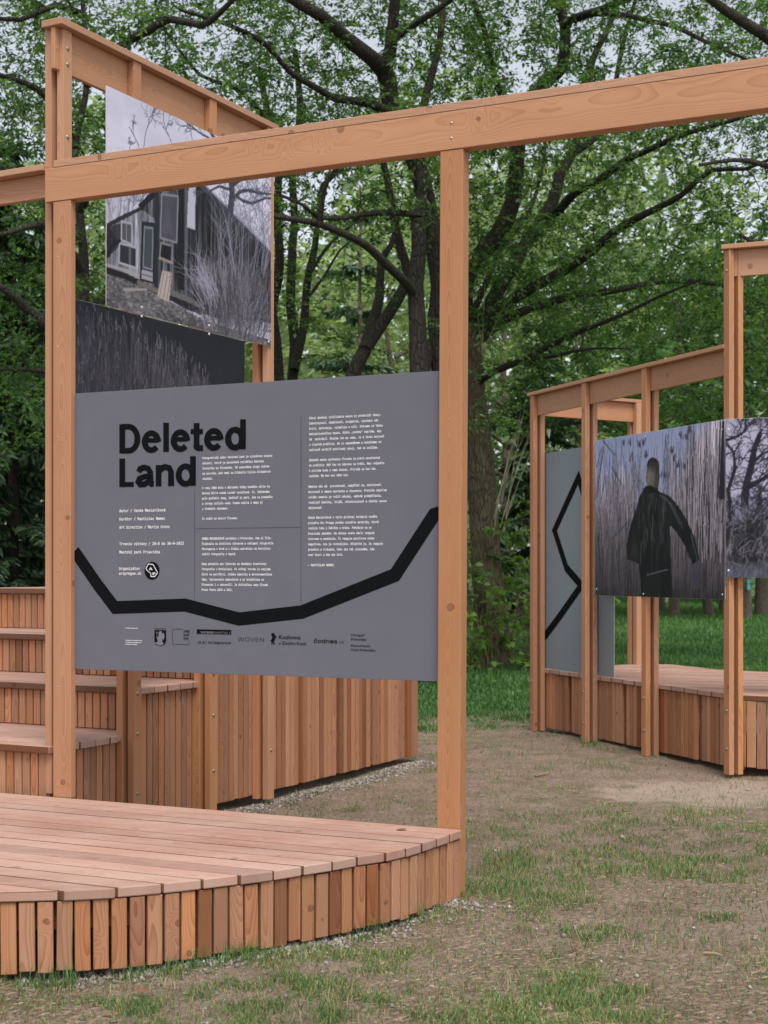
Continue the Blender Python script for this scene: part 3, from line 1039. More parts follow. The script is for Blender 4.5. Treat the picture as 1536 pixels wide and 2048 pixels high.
para('Fotografický súbor Deleted Land je vizuálnou esejou\noblasti, ktorá je poznačená najväčšou banskou\nčinnosťou na Slovensku. Tá zanecháva stopy nielen\nna povrchu, pod nami sa kľukatia tisíce kilometrov\nchodieb.', 405, 918.5, 544.5, P, 8.4)
para('V roku 1988 bola v dôsledku ťažby hnedého uhlia na\nHornej Nitre osada Laskár vysídlená. 11. ťažobnému\npoľu podľahli domy, kaštieľ aj park. Zem sa prepadla\na stromy zaliala voda. Osada zmizla z mapy aj\nz úradných záznamov.', 404.5, 978.5, 545, P, 8.4)
para('Čo vidíš na konci? Človeka.', 404.2, 1039.5, 475.5, P, 8.4)
para('VANDA MESIARIKOVÁ pochádza z Prievidze, kde aj žije.\nŠtudovala na Institutu výtvarné a reklamní fotografie\nPhotogenia v Brně a v štúdiu pokračuje na Institutu\ntvůrčí fotografie v Opavě.', 404, 1079.5, 546.5, P, 8.4)
para('Sama pôsobila ako lektorka na Akadémii kreatívnej\nfotografie v Bratislave. Vo voľnej tvorbe ju zaujíma\nživot na periférii, otázka identity a environmentálne\ntémy. Vystavovala samostatne a aj kolektívne na\nSlovensku i v zahraničí. Je držiteľkou ceny Slovak\nPress Photo 2019 a 2021.', 403.5, 1130, 544, P, 8.4)
P = 10.62
para('Vývoj dnešnej civilizácie nesie aj potenciál skazy.\nĽahostajnosť, chamtivosť, arogancia, cynizmus nás\nkriví, deformuje, rozdeľuje a ničí. Stávame sa ľahko\nmanipulovateľnou masou. Nikto „zvonku“ nepríde, aby\nná  zachránil. Musíme len my sami, tu a teraz bojovať\no vlastné prežitie. Ak si nepomôžeme a nezačneme sa\nusilovať zvrátiť pokrivený vývoj, tak sa zničíme.', 618.5, 838.5, 768.5, P, 8.6)
para('Zásadná zmena správania človeka je preto nevyhnutná\nna prežitie. Náš čas na nápravu sa kráti. Bez rešpektu\nk prírode bude s nami koniec. Príroda sa bez nás\nzaobíde. My bez nej však nie.', 618, 922.5, 768.5, P, 8.6)
para('Umenie nás má  provokovať, zamýšľať sa, motivovať,\nburcovať k zmene myslenia a chovania. Pretože zmyslom\ncelého umenia je rušiť návyky, spôsob premýšľania,\nrozbíjať šablóny, klišé, relativizovať a všetko znovu\nobjavovať.', 617, 975.5, 773.5, P, 8.6)
para('Vanda Mesiariková v tejto pilotnej kolekcii nového\nprojektu Ars Preuge ponúka vizuálnu estetiku, ktorá\nrozbíja tabu i šablóny o kráse. Pohybuje sa za\nhranicami pekného. Na obrazy sveta okolo reaguje\notvorene a nezávisle. Či reaguje pozitívne alebo\nnegatívne, nie je rozhodujúce. Dôležité je, že reaguje\npravdivo a slobodne, lebo iba tak rozoznáme, kde\nsvet žiari a kde nás bolí.', 616.5, 1037.5, 766, P, 8.6)
para('– RASTISLAV NEMEC', 616, 1132.5, 668.5, P, 8.6)

# round emblem with a white outline and the letters A P
def disc(name, px, py, r, mat, z, n=40):
    u, v = ib.uv(px, py)
    return flat_poly(name, [(u + r * math.cos(2 * math.pi * i / n), v + r * math.sin(2 * math.pi * i / n)) for i in range(n)], mat, R0, z)
emb = [(298, 1138), (293, 1134), (297, 1126.5), (308, 1128), (316, 1145), (310, 1152), (300.5, 1151.5), (300.5, 1146), (296, 1141)]
EMB = disc('emblem', 304.3, 1141.5, 0.0485, M_BLACK, lz)
emo = [ib.uv(304.3 + (x - 304.3) * 1.0, y) for x, y in ((302, 1146.5), (295, 1141.5), (292.3, 1136.5), (297.5, 1128), (306.5, 1129), (315.5, 1145.5), (309.5, 1153.5), (302, 1152.8))]
EMO = [band('emblem_outline', emo + [emo[0], emo[1]], 0.0042, M_WHITE, R0, 0.0020)]
EMO.append(txt('emblem_letter', 'A', 298.5, 1140, M_WHITE, px_r=305, size_px=9.5, font=FONT_SANS, bold=0.03))
EMO.append(txt('emblem_letter', 'P', 305, 1150, M_WHITE, px_r=310.8, size_px=9.5, font=FONT_SANS, bold=0.03))
def under(child, part):
    child.parent = part
    child.location = child.location - part.location
for o_e in EMO: under(o_e, EMB)
# sponsor row
txt('small_print', 'Projekt podporili', 251, 1257, M_WHITE, px_r=276, size_px=3.9, font=FONT_SANS, bold=0.02)
txt('small_print', 'Projekt bol realizovaný\ns finančnou podporou\nmesta Prievidza', 251, 1281.5, M_WHITE, px_r=284.5, size_px=3.9, font=FONT_SANS, bold=0.02)
txt('logo_lettering', 'PRIEVIDZA', 309, 1258.8, M_BLACK, px_r=333, size_px=5.4, font=FONT_SANS)
def upoly(name, pts, mat, z=lz): return flat_poly(name, [ib.uv(*p) for p in pts], mat, R0, z)
CREST = upoly('crest_shield', [(309.3, 1283.5), (311.5, 1287.5), (316, 1290.5), (321, 1291.5), (326.5, 1290.5), (330.5, 1287), (332.5, 1283), (332.5, 1260.5), (309.3, 1260)], M_BLACK)
M_LOGO = plain('logo_grey', (0.17, 0.17, 0.20), 0.4)
under(upoly('crest_figure', [(316, 1284), (314.5, 1275), (318, 1272), (317.5, 1266), (320, 1262), (323.5, 1262.5), (324.5, 1266.5), (328.5, 1266), (329.5, 1274), (326.5, 1281), (325, 1278), (324.5, 1284), (327.5, 1285), (326, 1289.5), (320, 1290.8), (313, 1288), (311, 1284.5)], M_LOGO, 0.0022), CREST)
under(flat_rects('crest_cross', [(*ib.uv(314, 1277), *ib.uv(314.7, 1262.5)), (*ib.uv(312.2, 1265.7), *ib.uv(316.4, 1265))], M_LOGO, R0, 0.0026), CREST)
def frame_rects(x0, y0, x1, y1, gap_x, gap_y, w=0.0018):
    a, b = ib.uv(x0, y1), ib.uv(x1, y0)
    gx, gy = ib.uv(gap_x, y0)[0], ib.uv(x1, gap_y)[1]
    return [(a[0], a[1], b[0], a[1] + w), (a[0], a[1] + w, a[0] + w, b[1]), (a[0] + w, b[1] - w, gx, b[1]), (b[0] - w, a[1] + w, b[0], gy)]
flat_rects('logo_frame', frame_rects(345.3, 1258.3, 378.5, 1288.6, 366, 1279), M_BLACK, R0, lz)
for k, s_ in enumerate(('PAPER', 'IS NOT', 'DEAD')):
    txt('logo_lettering', s_, 367.5, 1264.8 + 7.2 * k, M_BLACK, px_r=(379.6, 379.4, 377.2)[k], size_px=8.6, font=FONT_SANS, bold=0.02)
LBAR = flat_rects('logo_bar', [(*ib.uv(393.8, 1267.5), *ib.uv(462.8, 1259.9))], M_BLACK, R0, lz)
def txt2(body, px, py, px_r, size_px, mat, bold=0.0, z=0.0026, font=None):
    u, v = ib.uv(px, py)
    return lettering('logo_lettering', body, u, v, R0, mat, size=ib.uv(px, py - size_px)[1] - v, width=ib.uv(px_r, py)[0] - u, font=font or FONT_SANS, bold=bold, res=1, z=z)
under(txt2('WERBE', 401.5, 1266.5, 428.5, 7.6, M_LOGO, 0.02), LBAR)
under(txt2('ANSTALT', 429.3, 1267.0, 461.8, 7.6, M_LOGO), LBAR)
txt('logo_lettering', '[1:1] WORKSHOP', 395, 1287, M_BLACK, px_r=462.5, size_px=9.2, font=FONT_SANS, bold=0.006, res=2)
txt('logo_lettering', 'WOVEN', 475.5, 1282.5, M_BLACK, px_r=528, size_px=16.5, font=FONT_SANS, bold=-0.012, res=3)
upoly('goat_silhouette', [(543.0, 1289.0), (543.6, 1285), (541.3, 1281), (544.3, 1277.5), (544.6, 1272), (542.5, 1270.5), (543.5, 1266.2), (547.5, 1265.8), (550, 1270), (553.6, 1274.0), (552.6, 1276.6), (550, 1274.5), (550.6, 1279), (548, 1283), (550.4, 1288.6), (548.6, 1289), (545.6, 1284.6), (545, 1289.5)], M_BLACK)
txt('logo_lettering', 'Kozlovna', 557.5, 1277.8, M_BLACK, px_r=601.5, size_px=11.5, bold=0.01, res=2)
txt('logo_lettering', 'u Zlatého Kozla', 557.5, 1289.0, M_BLACK, px_r=613, size_px=9.0, bold=0.004, res=2)
txt('logo_lettering', 'čodnes', 627.5, 1285.5, M_BLACK, px_r=674.5, size_px=15.5, font=FONT_SANS, bold=0.012, res=2)
txt('logo_lettering', '.sk', 675, 1286.5, M_BLACK, px_r=688.5, size_px=12.5, font=FONT_SANS, bold=-0.008, res=2)
for k, (s_, r__) in enumerate((('Minigolf', 729.5), ('Prievidza', 733), ('PianoMusic', 741.5), ('Club Prievidza', 750.5))):
    txt('logo_lettering', s_, 702, (1272.2, 1280.6, 1293.4, 1301.6)[k], M_BLACK, px_r=r__, size_px=8.6, font=FONT_SANS, bold=0.008, res=2)

# ------------------------------------------------------------------ photographs printed on sheets
class Canvas:
    def __init__(self, panel, cell, seed):
        self.p = panel
        self.nx = int(panel.w / cell) + 1
        self.ny = int(panel.h / cell) + 1
        self.img = np.zeros((self.ny, self.nx, 3))
        self.r = np.random.default_rng(seed)
        self.cu = self.nx / panel.w
        self.cv = self.ny / panel.h
        self.YY, self.XX = np.mgrid[0:self.ny, 0:self.nx]
    def pt(self, px, py):
        u, v = self.p.uv(px, py)
        return u * self.cu, v * self.cv
    def mask(self, pts):
        P = np.array([self.pt(*p) for p in pts])
        m = np.zeros((self.ny, self.nx), bool)
        j = len(P) - 1
        for i in range(len(P)):
            yi, yj, xi, xj = P[i, 1], P[j, 1], P[i, 0], P[j, 0]
            if yi != yj:
                c = (yi > self.YY) != (yj > self.YY)
                m ^= c & (self.XX < (xj - xi) * (self.YY - yi) / (yj - yi) + xi)
            j = i
        return m
    def poly(self, pts, col, a=1.0):
        m = self.mask(pts)
        self.img[m] = self.img[m] * (1 - a) + np.array(col) * a
        return m
    def noise(self, sx, sy, oct=3):
        out = np.zeros((self.ny, self.nx)); amp = 1.0; tot = 0
        for k in range(oct):
            gx, gy = max(2, int(self.nx / sx) + 2), max(2, int(self.ny / sy) + 2)
            g = self.r.random((gy, gx))
            fx = np.linspace(0, gx - 1.001, self.nx); fy = np.linspace(0, gy - 1.001, self.ny)
            ix, iy = fx.astype(int), fy.astype(int)
            tx, ty = fx - ix, (fy - iy)[:, None]
            ix1, iy1 = np.minimum(ix + 1, gx - 1), np.minimum(iy + 1, gy - 1)
            v = (g[iy][:, ix] * (1 - tx) + g[iy][:, ix1] * tx) * (1 - ty) + (g[iy1][:, ix] * (1 - tx) + g[iy1][:, ix1] * tx) * ty
            out += v * amp; tot += amp; amp *= 0.6
            sx, sy = max(1, sx / 2), max(1, sy / 2)
        return out / tot
    def stroke(self, pts, w0, w1, col, a=1.0, raw=False):
        P = np.array(pts if raw else [self.pt(*p) for p in pts], float)
        seg = np.hypot(*(P[1:] - P[:-1]).T)
        n = max(2, int(seg.sum() * 1.6))
        cum = np.concatenate([[0], np.cumsum(seg)])
        t = np.linspace(0, cum[-1], n)
        X, Y = np.interp(t, cum, P[:, 0]), np.interp(t, cum, P[:, 1])
        W = np.linspace(w0, w1, n)
        col = np.array(col)
        for x, y, w in zip(X, Y, W):
            r = max(w / 2, 0.5)
            x0, x1 = int(max(0, math.floor(x - r))), int(min(self.nx - 1, math.ceil(x + r)))
            y0, y1 = int(max(0, math.floor(y - r))), int(min(self.ny - 1, math.ceil(y + r)))
            if x1 < x0 or y1 < y0: continue
            if w <= 1.2:
                xi, yi = int(round(x)), int(round(y))
                if 0 <= xi < self.nx and 0 <= yi < self.ny:
                    aa = a * min(1, max(w, .35))
                    self.img[yi, xi] = self.img[yi, xi] * (1 - aa) + col * aa
            else:
                sub = self.img[y0:y1 + 1, x0:x1 + 1]
                d = np.hypot(self.XX[y0:y1 + 1, x0:x1 + 1] - x, self.YY[y0:y1 + 1, x0:x1 + 1] - y)
                k = np.clip(r + 0.5 - d, 0, 1)[..., None] * a
                sub[...] = sub * (1 - k) + col * k
    def twigs(self, x, y, ang, length, w, col, depth, a=1.0, bend=0.25):
        """a bare branch that forks (canvas cells)"""
        pts = [(x, y)]
        n = 5
        for i in range(n):
            ang += self.r.normal(0, bend)
            x += math.cos(ang) * length / n; y += math.sin(ang) * length / n
            pts.append((x, y))
        self.stroke(pts, w, w * 0.6, col, a, raw=True)
        if depth > 0:
            for i in (2, 3, 4, 5):
                if self.r.random() < 0.75:
                    s = 1 if self.r.random() < 0.5 else -1
                    self.twigs(*pts[i], ang + s * self.r.uniform(0.35, 0.9), length * self.r.uniform(0.4, 0.68), w * 0.55, col, depth - 1, a, bend)
    def build(self, gain):
        img = np.clip(self.img, 0, 1)
        lin = np.where(img <= 0.04045, img / 12.92, ((img + 0.055) / 1.055) ** 2.4) * gain
        xs = np.linspace(0.001, self.p.w - 0.001, self.nx); ys = np.linspace(0.001, self.p.h - 0.001, self.ny)
        X, Y = np.meshgrid(xs, ys)
        V = np.stack([X, Y, np.zeros_like(X)], -1).reshape(-1, 3)
        i = np.arange(self.nx - 1)[None, :] + np.arange(self.ny - 1)[:, None] * self.nx
        Fq = np.stack([i, i + 1, i + self.nx + 1, i + self.nx], -1).reshape(-1, 4)
        me = np_mesh('print', V, Fq, 4, M_PRINT)
        ca = me.color_attributes.new('Col', 'FLOAT_COLOR', 'POINT')
        c4 = np.concatenate([np.clip(lin, 0, 1), np.ones((self.ny, self.nx, 1))], -1).astype(np.float32)
        ca.data.foreach_set('color', c4.ravel())
        return child_mesh('print', me, self.p.root, 0.0008)

PRINT_GAIN = 1.15
def pins(panel, pts):
    for u, v in pts:
        o = bpy.data.objects.new('screw', dome_mesh(0.009, 0.004, M_EDGE)); COL.objects.link(o)
        o.parent = panel.root; o.location = (u, v, 0.001)

# the house photograph ---------------------------------------------------
HP_A = seat(A0 + OUTW + 0.008, 8.0)
def hz(px, py): return on_plane(px, py, HP_A, SW).z
hp = Panel('photo_panel', 'photograph of a derelict wooden house with bare bushes, hung high on the tall frame', 'photo panel', HP_A, SW, SD, 212.5, 542, hz(540, 693), hz(213, 171))
panel_body('sheet', hp.w, hp.h, 0.005, M_EDGE, hp.root)
c = Canvas(hp, 0.0062, 1)
Z6 = lambda x, y: (200 + x / 3.792, 160 + y / 3.792)
def zz_(L): return [Z6(*p) for p in L]
cl = c.noise(90, 40, 4); cl2 = c.noise(30, 18, 3)
vy = c.YY / c.ny
sky_c = (0.60 + 0.16 * cl + 0.06 * cl2)[..., None] * np.array([0.97, 0.97, 1.06])
c.img[:] = sky_c
# faint thicket behind
tn = c.noise(2, 14, 2)
th = np.clip((0.62 - vy) * 4, 0, 1) * np.clip(tn * 1.7 - 0.35, 0, 1)
c.img[:] = c.img * (1 - 0.55 * th[..., None]) + np.array([0.33, 0.33, 0.38]) * 0.55 * th[..., None]
DK = (0.14, 0.15, 0.18)
for k in range(26):
    x, y = c.pt(*Z6(c.r.uniform(60, 380), c.r.uniform(880, 1080)))
    c.twigs(x, y, math.pi / 2 + c.r.normal(0, 0.5), c.r.uniform(12, 34), 1.0, (0.34, 0.34, 0.39), 2, 0.6)
for k in range(40):
    x, y = c.pt(*Z6(c.r.uniform(1010, 1300), c.r.uniform(1150, 1400)))
    c.twigs(x, y, math.pi / 2 + c.r.normal(0, 0.25), c.r.uniform(20, 60), 1.0, (0.40, 0.40, 0.45), 2, 0.6)
# sky branches at the top right
for (x0, y0, a0, L0) in ((880, 455, 2.75, 70), (860, 450, 2.5, 55), (840, 460, 2.9, 40), (700, 470, 1.9, 34), (330, 540, 1.6, 30), (300, 545, 1.75, 26), (545, 500, 1.9, 26), (1300, 380, 2.9, 60)):
    x, y = c.pt(*Z6(x0, y0))
    c.twigs(x, y, a0, L0, 2.2 if x0 > 800 else 1.0, (0.22, 0.23, 0.28), 3, 0.85)
# house: gable wall
wallp = zz_([(300, 960), (420, 790), (600, 620), (760, 790), (1230, 1260), (1290, 1330), (1290, 1840), (860, 1800), (560, 1690), (300, 1540), (40, 1430), (50, 1090), (180, 1050)])
m = c.poly(wallp, (0.27, 0.28, 0.31))
pl_n = c.noise(2.2, 60, 2); pl_f = c.noise(1.2, 9, 2)
sh = np.zeros_like(pl_n)
right = c.mask(zz_([(600, 600), (760, 780), (1300, 1330), (1300, 1850), (860, 1800), (590, 1690), (590, 800)]))
left = c.mask(zz_([(40, 1080), (310, 980), (415, 1060), (410, 1560), (300, 1540), (40, 1430)]))
sh[m] = 0.28 + 0.50 * (pl_n[m] - 0.5) + 0.18 * (pl_f[m] - 0.5)
sh[m & right] = 0.19 + 0.42 * (pl_n[m & right] - 0.5) + 0.1 * (pl_f[m & right] - 0.5)
sh[m & left] = 0.45 + 0.45 * (pl_n[m & left] - 0.5) + 0.3 * (pl_f[m & left] - 0.5)
c.img[m] = np.clip(sh[m], 0.04, 1)[:, None] * np.array([0.96, 0.98, 1.06])
c.stroke(zz_([(760, 790), (960, 990), (1230, 1260), (1300, 1340)]), 7, 6, (0.20, 0.21, 0.25))
c.stroke(zz_([(775, 785), (965, 972), (1240, 1248)]), 2, 2, (0.45, 0.46, 0.50), 0.8)
c.poly(zz_([(285, 950), (405, 840), (425, 850), (415, 890), (310, 990)]), (0.12, 0.12, 0.15))
c.poly(zz_([(50, 1090), (180, 1020), (310, 965), (315, 990), (60, 1120)]), (0.17, 0.17, 0.20))
c.poly(zz_([(50, 1115), (160, 1090), (150, 1250), (110, 1300), (50, 1350)]), (0.16, 0.16, 0.19), 0.8)
def rect(pts, col, edge=None, ew=2.2):
    P = zz_(pts); c.poly(P, col)
    if edge: c.stroke(P + [P[0]], ew, ew, edge)
c.poly(zz_([(420, 830), (445, 830), (440, 1620), (410, 1640)]), (0.15, 0.16, 0.19))
c.poly(zz_([(590, 820), (640, 820), (640, 1600), (585, 1590)]), (0.10, 0.11, 0.13))
c.poly(zz_([(640, 830), (665, 830), (660, 1640), (640, 1640)]), (0.34, 0.35, 0.39), 0.7)
rect([(465, 870), (590, 885), (578, 1235), (455, 1200)], (0.27, 0.27, 0.31), (0.44, 0.44, 0.48), 2.0)
g = c.mask(zz_([(480, 890), (575, 900), (568, 1180), (470, 1170)]))
c.img[g] *= (0.85 + 0.35 * c.noise(14, 20, 2)[g])[:, None]
rect([(670, 815), (722, 815), (718, 1140), (655, 1120)], (0.62, 0.62, 0.67), (0.48, 0.48, 0.52), 1.2)
rect([(725, 820), (745, 820), (740, 1500), (722, 1500)], (0.13, 0.13, 0.15))
rect([(325, 1090), (412, 1100), (405, 1540), (308, 1510)], (0.26, 0.27, 0.30), (0.13, 0.14, 0.16), 3)
rect([(335, 1120), (400, 1130), (392, 1440), (325, 1420)], (0.24, 0.26, 0.29), (0.45, 0.46, 0.49), 1.4)
rect([(315, 1440), (400, 1460), (398, 1530), (310, 1505)], (0.52, 0.52, 0.56))
c.stroke(zz_([(312, 1475), (398, 1495)]), 1, 1, (0.3, 0.3, 0.34))
rect([(162, 1075), (240, 1095), (238, 1250), (160, 1215)], (0.30, 0.30, 0.33), (0.58, 0.58, 0.62), 1.8)
c.stroke(zz_([(200, 1085), (200, 1235)]), 1.2, 1.2, (0.5, 0.5, 0.54))
rect([(145, 1240), (275, 1275), (272, 1430), (142, 1385)], (0.17, 0.18, 0.20), (0.58, 0.58, 0.62), 1.9)
c.poly(zz_([(215, 1262), (235, 1268), (233, 1410), (214, 1405)]), (0.42, 0.42, 0.46), 0.6)
rect([(460, 1240), (545, 1260), (540, 1385), (450, 1355)], (0.10, 0.11, 0.13), (0.45, 0.44, 0.45), 1.8)
c.stroke(zz_([(448, 1352), (545, 1388)]), 2.6, 2.6, (0.50, 0.47, 0.44))
c.poly(zz_([(50, 1090), (140, 1230), (80, 1310), (50, 1330)]), (0.13, 0.13, 0.16), 0.7)
c.stroke(zz_([(60, 1330), (95, 1260), (150, 1220)]), 5, 3, (0.12, 0.12, 0.15))
c.poly(zz_([(45, 1390), (300, 1470), (300, 1530), (45, 1450)]), (0.55, 0.54, 0.56), 0.9)
# ground
gr = c.poly(zz_([(30, 1450), (180, 1490), (420, 1610), (560, 1700), (800, 1830), (1310, 1980), (1310, 2080), (30, 2080)]), (0.33, 0.33, 0.35))
gn = c.noise(3, 1.6, 2); gb = c.noise(40, 20, 3)
c.img[gr] = (0.34 + 0.34 * (gn[gr] - 0.5) + 0.22 * (gb[gr] - 0.5))[:, None] * np.array([1.0, 0.99, 1.03])
c.stroke(zz_([(30, 1440), (180, 1485), (420, 1600), (560, 1660), (760, 1760)]), 6, 6, (0.13, 0.13, 0.15), 0.8)
c.stroke(zz_([(290, 1540), (430, 1600)]), 5, 5, (0.38, 0.36, 0.36))
c.stroke(zz_([(530, 1610), (700, 1680), (780, 1740)]), 6, 5, (0.36, 0.35, 0.36), 0.8)
c.stroke(zz_([(180, 1590), (350, 1590)]), 3, 2, (0.52, 0.50, 0.50))
c.poly(zz_([(560, 1690), (800, 1740), (760, 1770), (660, 1750)]), (0.12, 0.12, 0.14), 0.7)
rect([(470, 1445), (545, 1465), (520, 1690), (430, 1645)], (0.60, 0.57, 0.55), (0.44, 0.42, 0.42), 1.2)
for k in range(3):
    c.stroke(zz_([(450 + 28 * k, 1640 + 12 * k), (485 + 25 * k, 1455 + 8 * k)]), 1, 1, (0.40, 0.38, 0.38))
# large bare tree in front of the gable
TR = (0.21, 0.22, 0.26)
c.stroke(zz_([(960, 1160), (985, 1000), (1000, 860), (990, 760), (985, 640)]), 11, 9, TR)
for L, w in (([(1010, 900), (1060, 850), (1120, 840), (1200, 860), (1300, 870)], 4), ([(1010, 870), (1080, 920), (1150, 940), (1250, 900), (1310, 900)], 3.5), ([(1000, 840), (900, 810), (820, 850)], 3), ([(1000, 800), (1060, 760), (1090, 700), (1130, 640)], 5), ([(990, 790), (950, 720), (900, 660)], 4)):
    c.stroke(zz_(L), w, w * 0.5, TR)
    for q in L[1:]:
        x, y = c.pt(*Z6(*q))
        for s in (-1, 1):
            c.twigs(x, y, c.r.uniform(0, 2 * math.pi), c.r.uniform(14, 30), 1.0, (0.27, 0.28, 0.33), 2, 0.75)
# bare bushes, pale stems
for k in range(520):
    bx = c.r.normal(1040, 130); by = c.r.uniform(1620, 2020)
    if bx > 1290: bx = c.r.uniform(900, 1290)
    x, y = c.pt(*Z6(bx, by))
    s = c.r.uniform(0.16, 0.46)
    c.twigs(x, y, math.pi / 2 + (bx - 1020) / 130 * -0.22 + c.r.normal(0, 0.22), c.r.uniform(14, 50), 0.9, (s, s * 0.98, s * 1.08), 1, 0.75, 0.12)
for k in range(26):
    bx = c.r.uniform(900, 1260)
    x, y = c.pt(*Z6(bx, c.r.uniform(1400, 1500)))
    c.twigs(x, y, math.pi / 2 + (bx - 1060) / 160 * -0.2 + c.r.normal(0, 0.12), c.r.uniform(34, 70), 1.0, (0.48, 0.47, 0.53), 1, 0.65, 0.08)
for k in range(30):
    x, y = c.pt(*Z6(c.r.uniform(780, 900), c.r.uniform(1560, 1760)))
    c.twigs(x, y, math.pi * 0.75 + c.r.normal(0, 0.2), c.r.uniform(24, 46), 1.0, (0.52, 0.51, 0.57), 1, 0.8, 0.1)
c.img[:] = np.clip(0.5 + (c.img - 0.46) * 1.14, 0.05, 1)
c.build(1.05)
def pin_uv(panel, L): return [panel.uv(*p) for p in L]
pins(hp, [(x, y + 0.035) for x, y in pin_uv(hp, [(283, 626)])] + [(x, y + 0.035) for x, y in pin_uv(hp, [(418, 662)])] + [(hp.w - 0.03, 0.03), (hp.w - 0.03, hp.h - 0.03)])

# the dark reed photograph below it --------------------------------------
rp_top = hz(489, 681.5)
dp = Panel('photo_panel', 'very dark photograph of a reed bed directly below the house photograph', 'photo panel', HP_A, SW, SD, 120, 489, rp_top - 1.3, hz(540, 693) - 0.006)
panel_body('sheet', dp.w, dp.h, 0.005, M_EDGE, dp.root)
c = Canvas(dp, 0.0072, 2)
n1 = c.noise(30, 60, 3); n2 = c.noise(1.6, 22, 2)
vy = c.YY / c.ny
c.img[:] = (0.125 + 0.05 * (n1 - 0.5) + 0.05 * (n2 - 0.5) * np.clip(1.15 - vy, 0, 1))[..., None] * np.array([0.92, 1.02, 1.22])
top = [(0.0, 0.97), (0.35, 0.95), (0.6, 0.90), (0.75, 0.80), (0.86, 0.66), (1.0, 0.62)]
for k in range(2600):
    x = c.r.random()
    ht = np.interp(x, [t[0] for t in top], [t[1] for t in top])
    yt = ht * c.r.uniform(0.45, 1.0) + c.r.normal(0, 0.015)
    s = c.r.uniform(0.17, 0.33) * (0.75 + 0.4 * yt / ht) * (1.0 - 0.3 * abs(x - 0.55))
    xx, yy = x * c.nx, yt * c.ny
    L = c.r.uniform(8, 46)
    c.stroke([(xx + c.r.normal(0, 2), yy - L), (xx + c.r.normal(0, 1.0), yy)], 0.7, 0.5, (s, s * 0.97, s * 1.05), 0.55, raw=True)
    if c.r.random() < 0.30:
        c.stroke([(xx, yy - 2), (xx + c.r.normal(0, 1.5), yy + c.r.uniform(2, 5))], 1.2, 1.0, (s * 1.55, s * 1.5, s * 1.6), 0.55, raw=True)
c.build(PRINT_GAIN)
pins(dp, [(x, y - 0.02) for x, y in pin_uv(dp, [(283, 626)])] + [(x, y - 0.02) for x, y in pin_uv(dp, [(418, 662)])])

# the figure photograph on the right -------------------------------------
MP_A = ep[0] + EN * 0.008
def mz(px, py): return on_plane(px, py, MP_A, ED).z
mp = Panel('photo_panel', 'photograph of a person in a dark jacket seen from behind among tall reeds', 'photo panel', MP_A, ED, EN, 1190.5, 1450, mz(1449, 1199), mz(1450, 838.5))
panel_body('sheet', mp.w, mp.h, 0.005, M_EDGE, mp.root)
c = Canvas(mp, 0.0078, 3)
Z8 = lambda x, y: (1180 + x / 4.315, 820 + y / 4.315)
def z8(L): return [Z8(*p) for p in L]
vy = c.YY / c.ny
vx = c.XX / c.nx
n1 = c.noise(60, 40, 3)
c.img[:] = ((0.60 - 0.06 * vy + 0.06 * (n1 - 0.5)))[..., None] * np.array([0.88, 0.95, 1.17])
c.img[:] = np.clip(c.img, 0, 0.74)
edge_h = 0.70 + 0.10 * np.sin(vx * 9) - 0.14 * np.exp(-((vx - 0.45) / 0.12) ** 2) + 0.25 * np.clip((vx - 0.6) / 0.3, 0, 1)
rn = c.noise(2.0, 60, 3); rf_ = c.noise(1.2, 14, 2)
cover = np.clip((edge_h - vy) * 7 + (rn - 0.5) * 3.0, 0, 1)
base = 0.12 + 0.48 * np.clip(vy * 1.25, 0, 1) ** 1.1 + 0.05
rc = base + 0.34 * (rn - 0.5) * (0.4 + vy) + 0.30 * (rf_ - 0.5) * (0.25 + vy)
rc = np.clip(rc, 0.03, 0.8)[..., None] * np.array([1.0, 0.95, 1.02])
c.img[:] = c.img * (1 - cover[..., None]) + rc * cover[..., None]
for k in range(1300):
    x = c.r.random(); yb = c.r.uniform(0.0, 0.7); L = c.r.uniform(0.10, 0.38)
    lum = (0.22 + 0.50 * (yb + L * 0.5) * c.r.uniform(0.5, 1.15)) * (1.0 if x > 0.4 else 0.85)
    dark = c.r.random() < 0.35
    s = lum * (0.35 if dark else 1.0)
    sl = c.r.normal(0, 0.012 if x > 0.55 else 0.03)
    c.stroke([(x * c.nx, yb * c.ny), ((x + sl) * c.nx, (yb + L) * c.ny)], 0.8, 0.6, (s, s * 0.95, s * 1.02), 0.6, raw=True)
for k in range(240):                       # tall stems at the right
    x = c.r.uniform(0.72, 0.99); yb = c.r.uniform(0.2, 0.7); L = c.r.uniform(0.2, 0.45)
    s = c.r.choice([0.12, 0.2, 0.5, 0.62])
    c.stroke([(x * c.nx, yb * c.ny), ((x + c.r.normal(0, 0.012)) * c.nx, min(1.0, yb + L) * c.ny)], 1.0, 0.6, (s, s * 0.96, s * 1.02), 0.65, raw=True)
for (x, y, L) in ((355, 420, 60), (460, 300, 30), (830, 260, 40), (860, 190, 45), (760, 500, 40), (480, 410, 20), (705, 370, 18), (640, 580, 20), (780, 250, 30), (430, 320, 22), (290, 300, 30), (340, 300, 40), (815, 500, 25), (725, 440, 22)):
    for q in range(6):
        a, b = c.pt(*Z8(x + c.r.normal(0, 7), y + c.r.normal(0, L / 3)))
        c.stroke([(a, b), (a + c.r.normal(0, 2), b + c.r.uniform(3, 7))], 2.2, 1.2, (0.22, 0.21, 0.25), 0.6, raw=True)
for L in ([(60, 760), (110, 330)], [(80, 600), (120, 330)], [(60, 500), (95, 340)], [(110, 270), (215, 400)], [(190, 500), (280, 660)], [(320, 980), (180, 1120)]):
    c.stroke(z8(L), 1.8, 1.2, (0.20, 0.21, 0.26), 0.7)
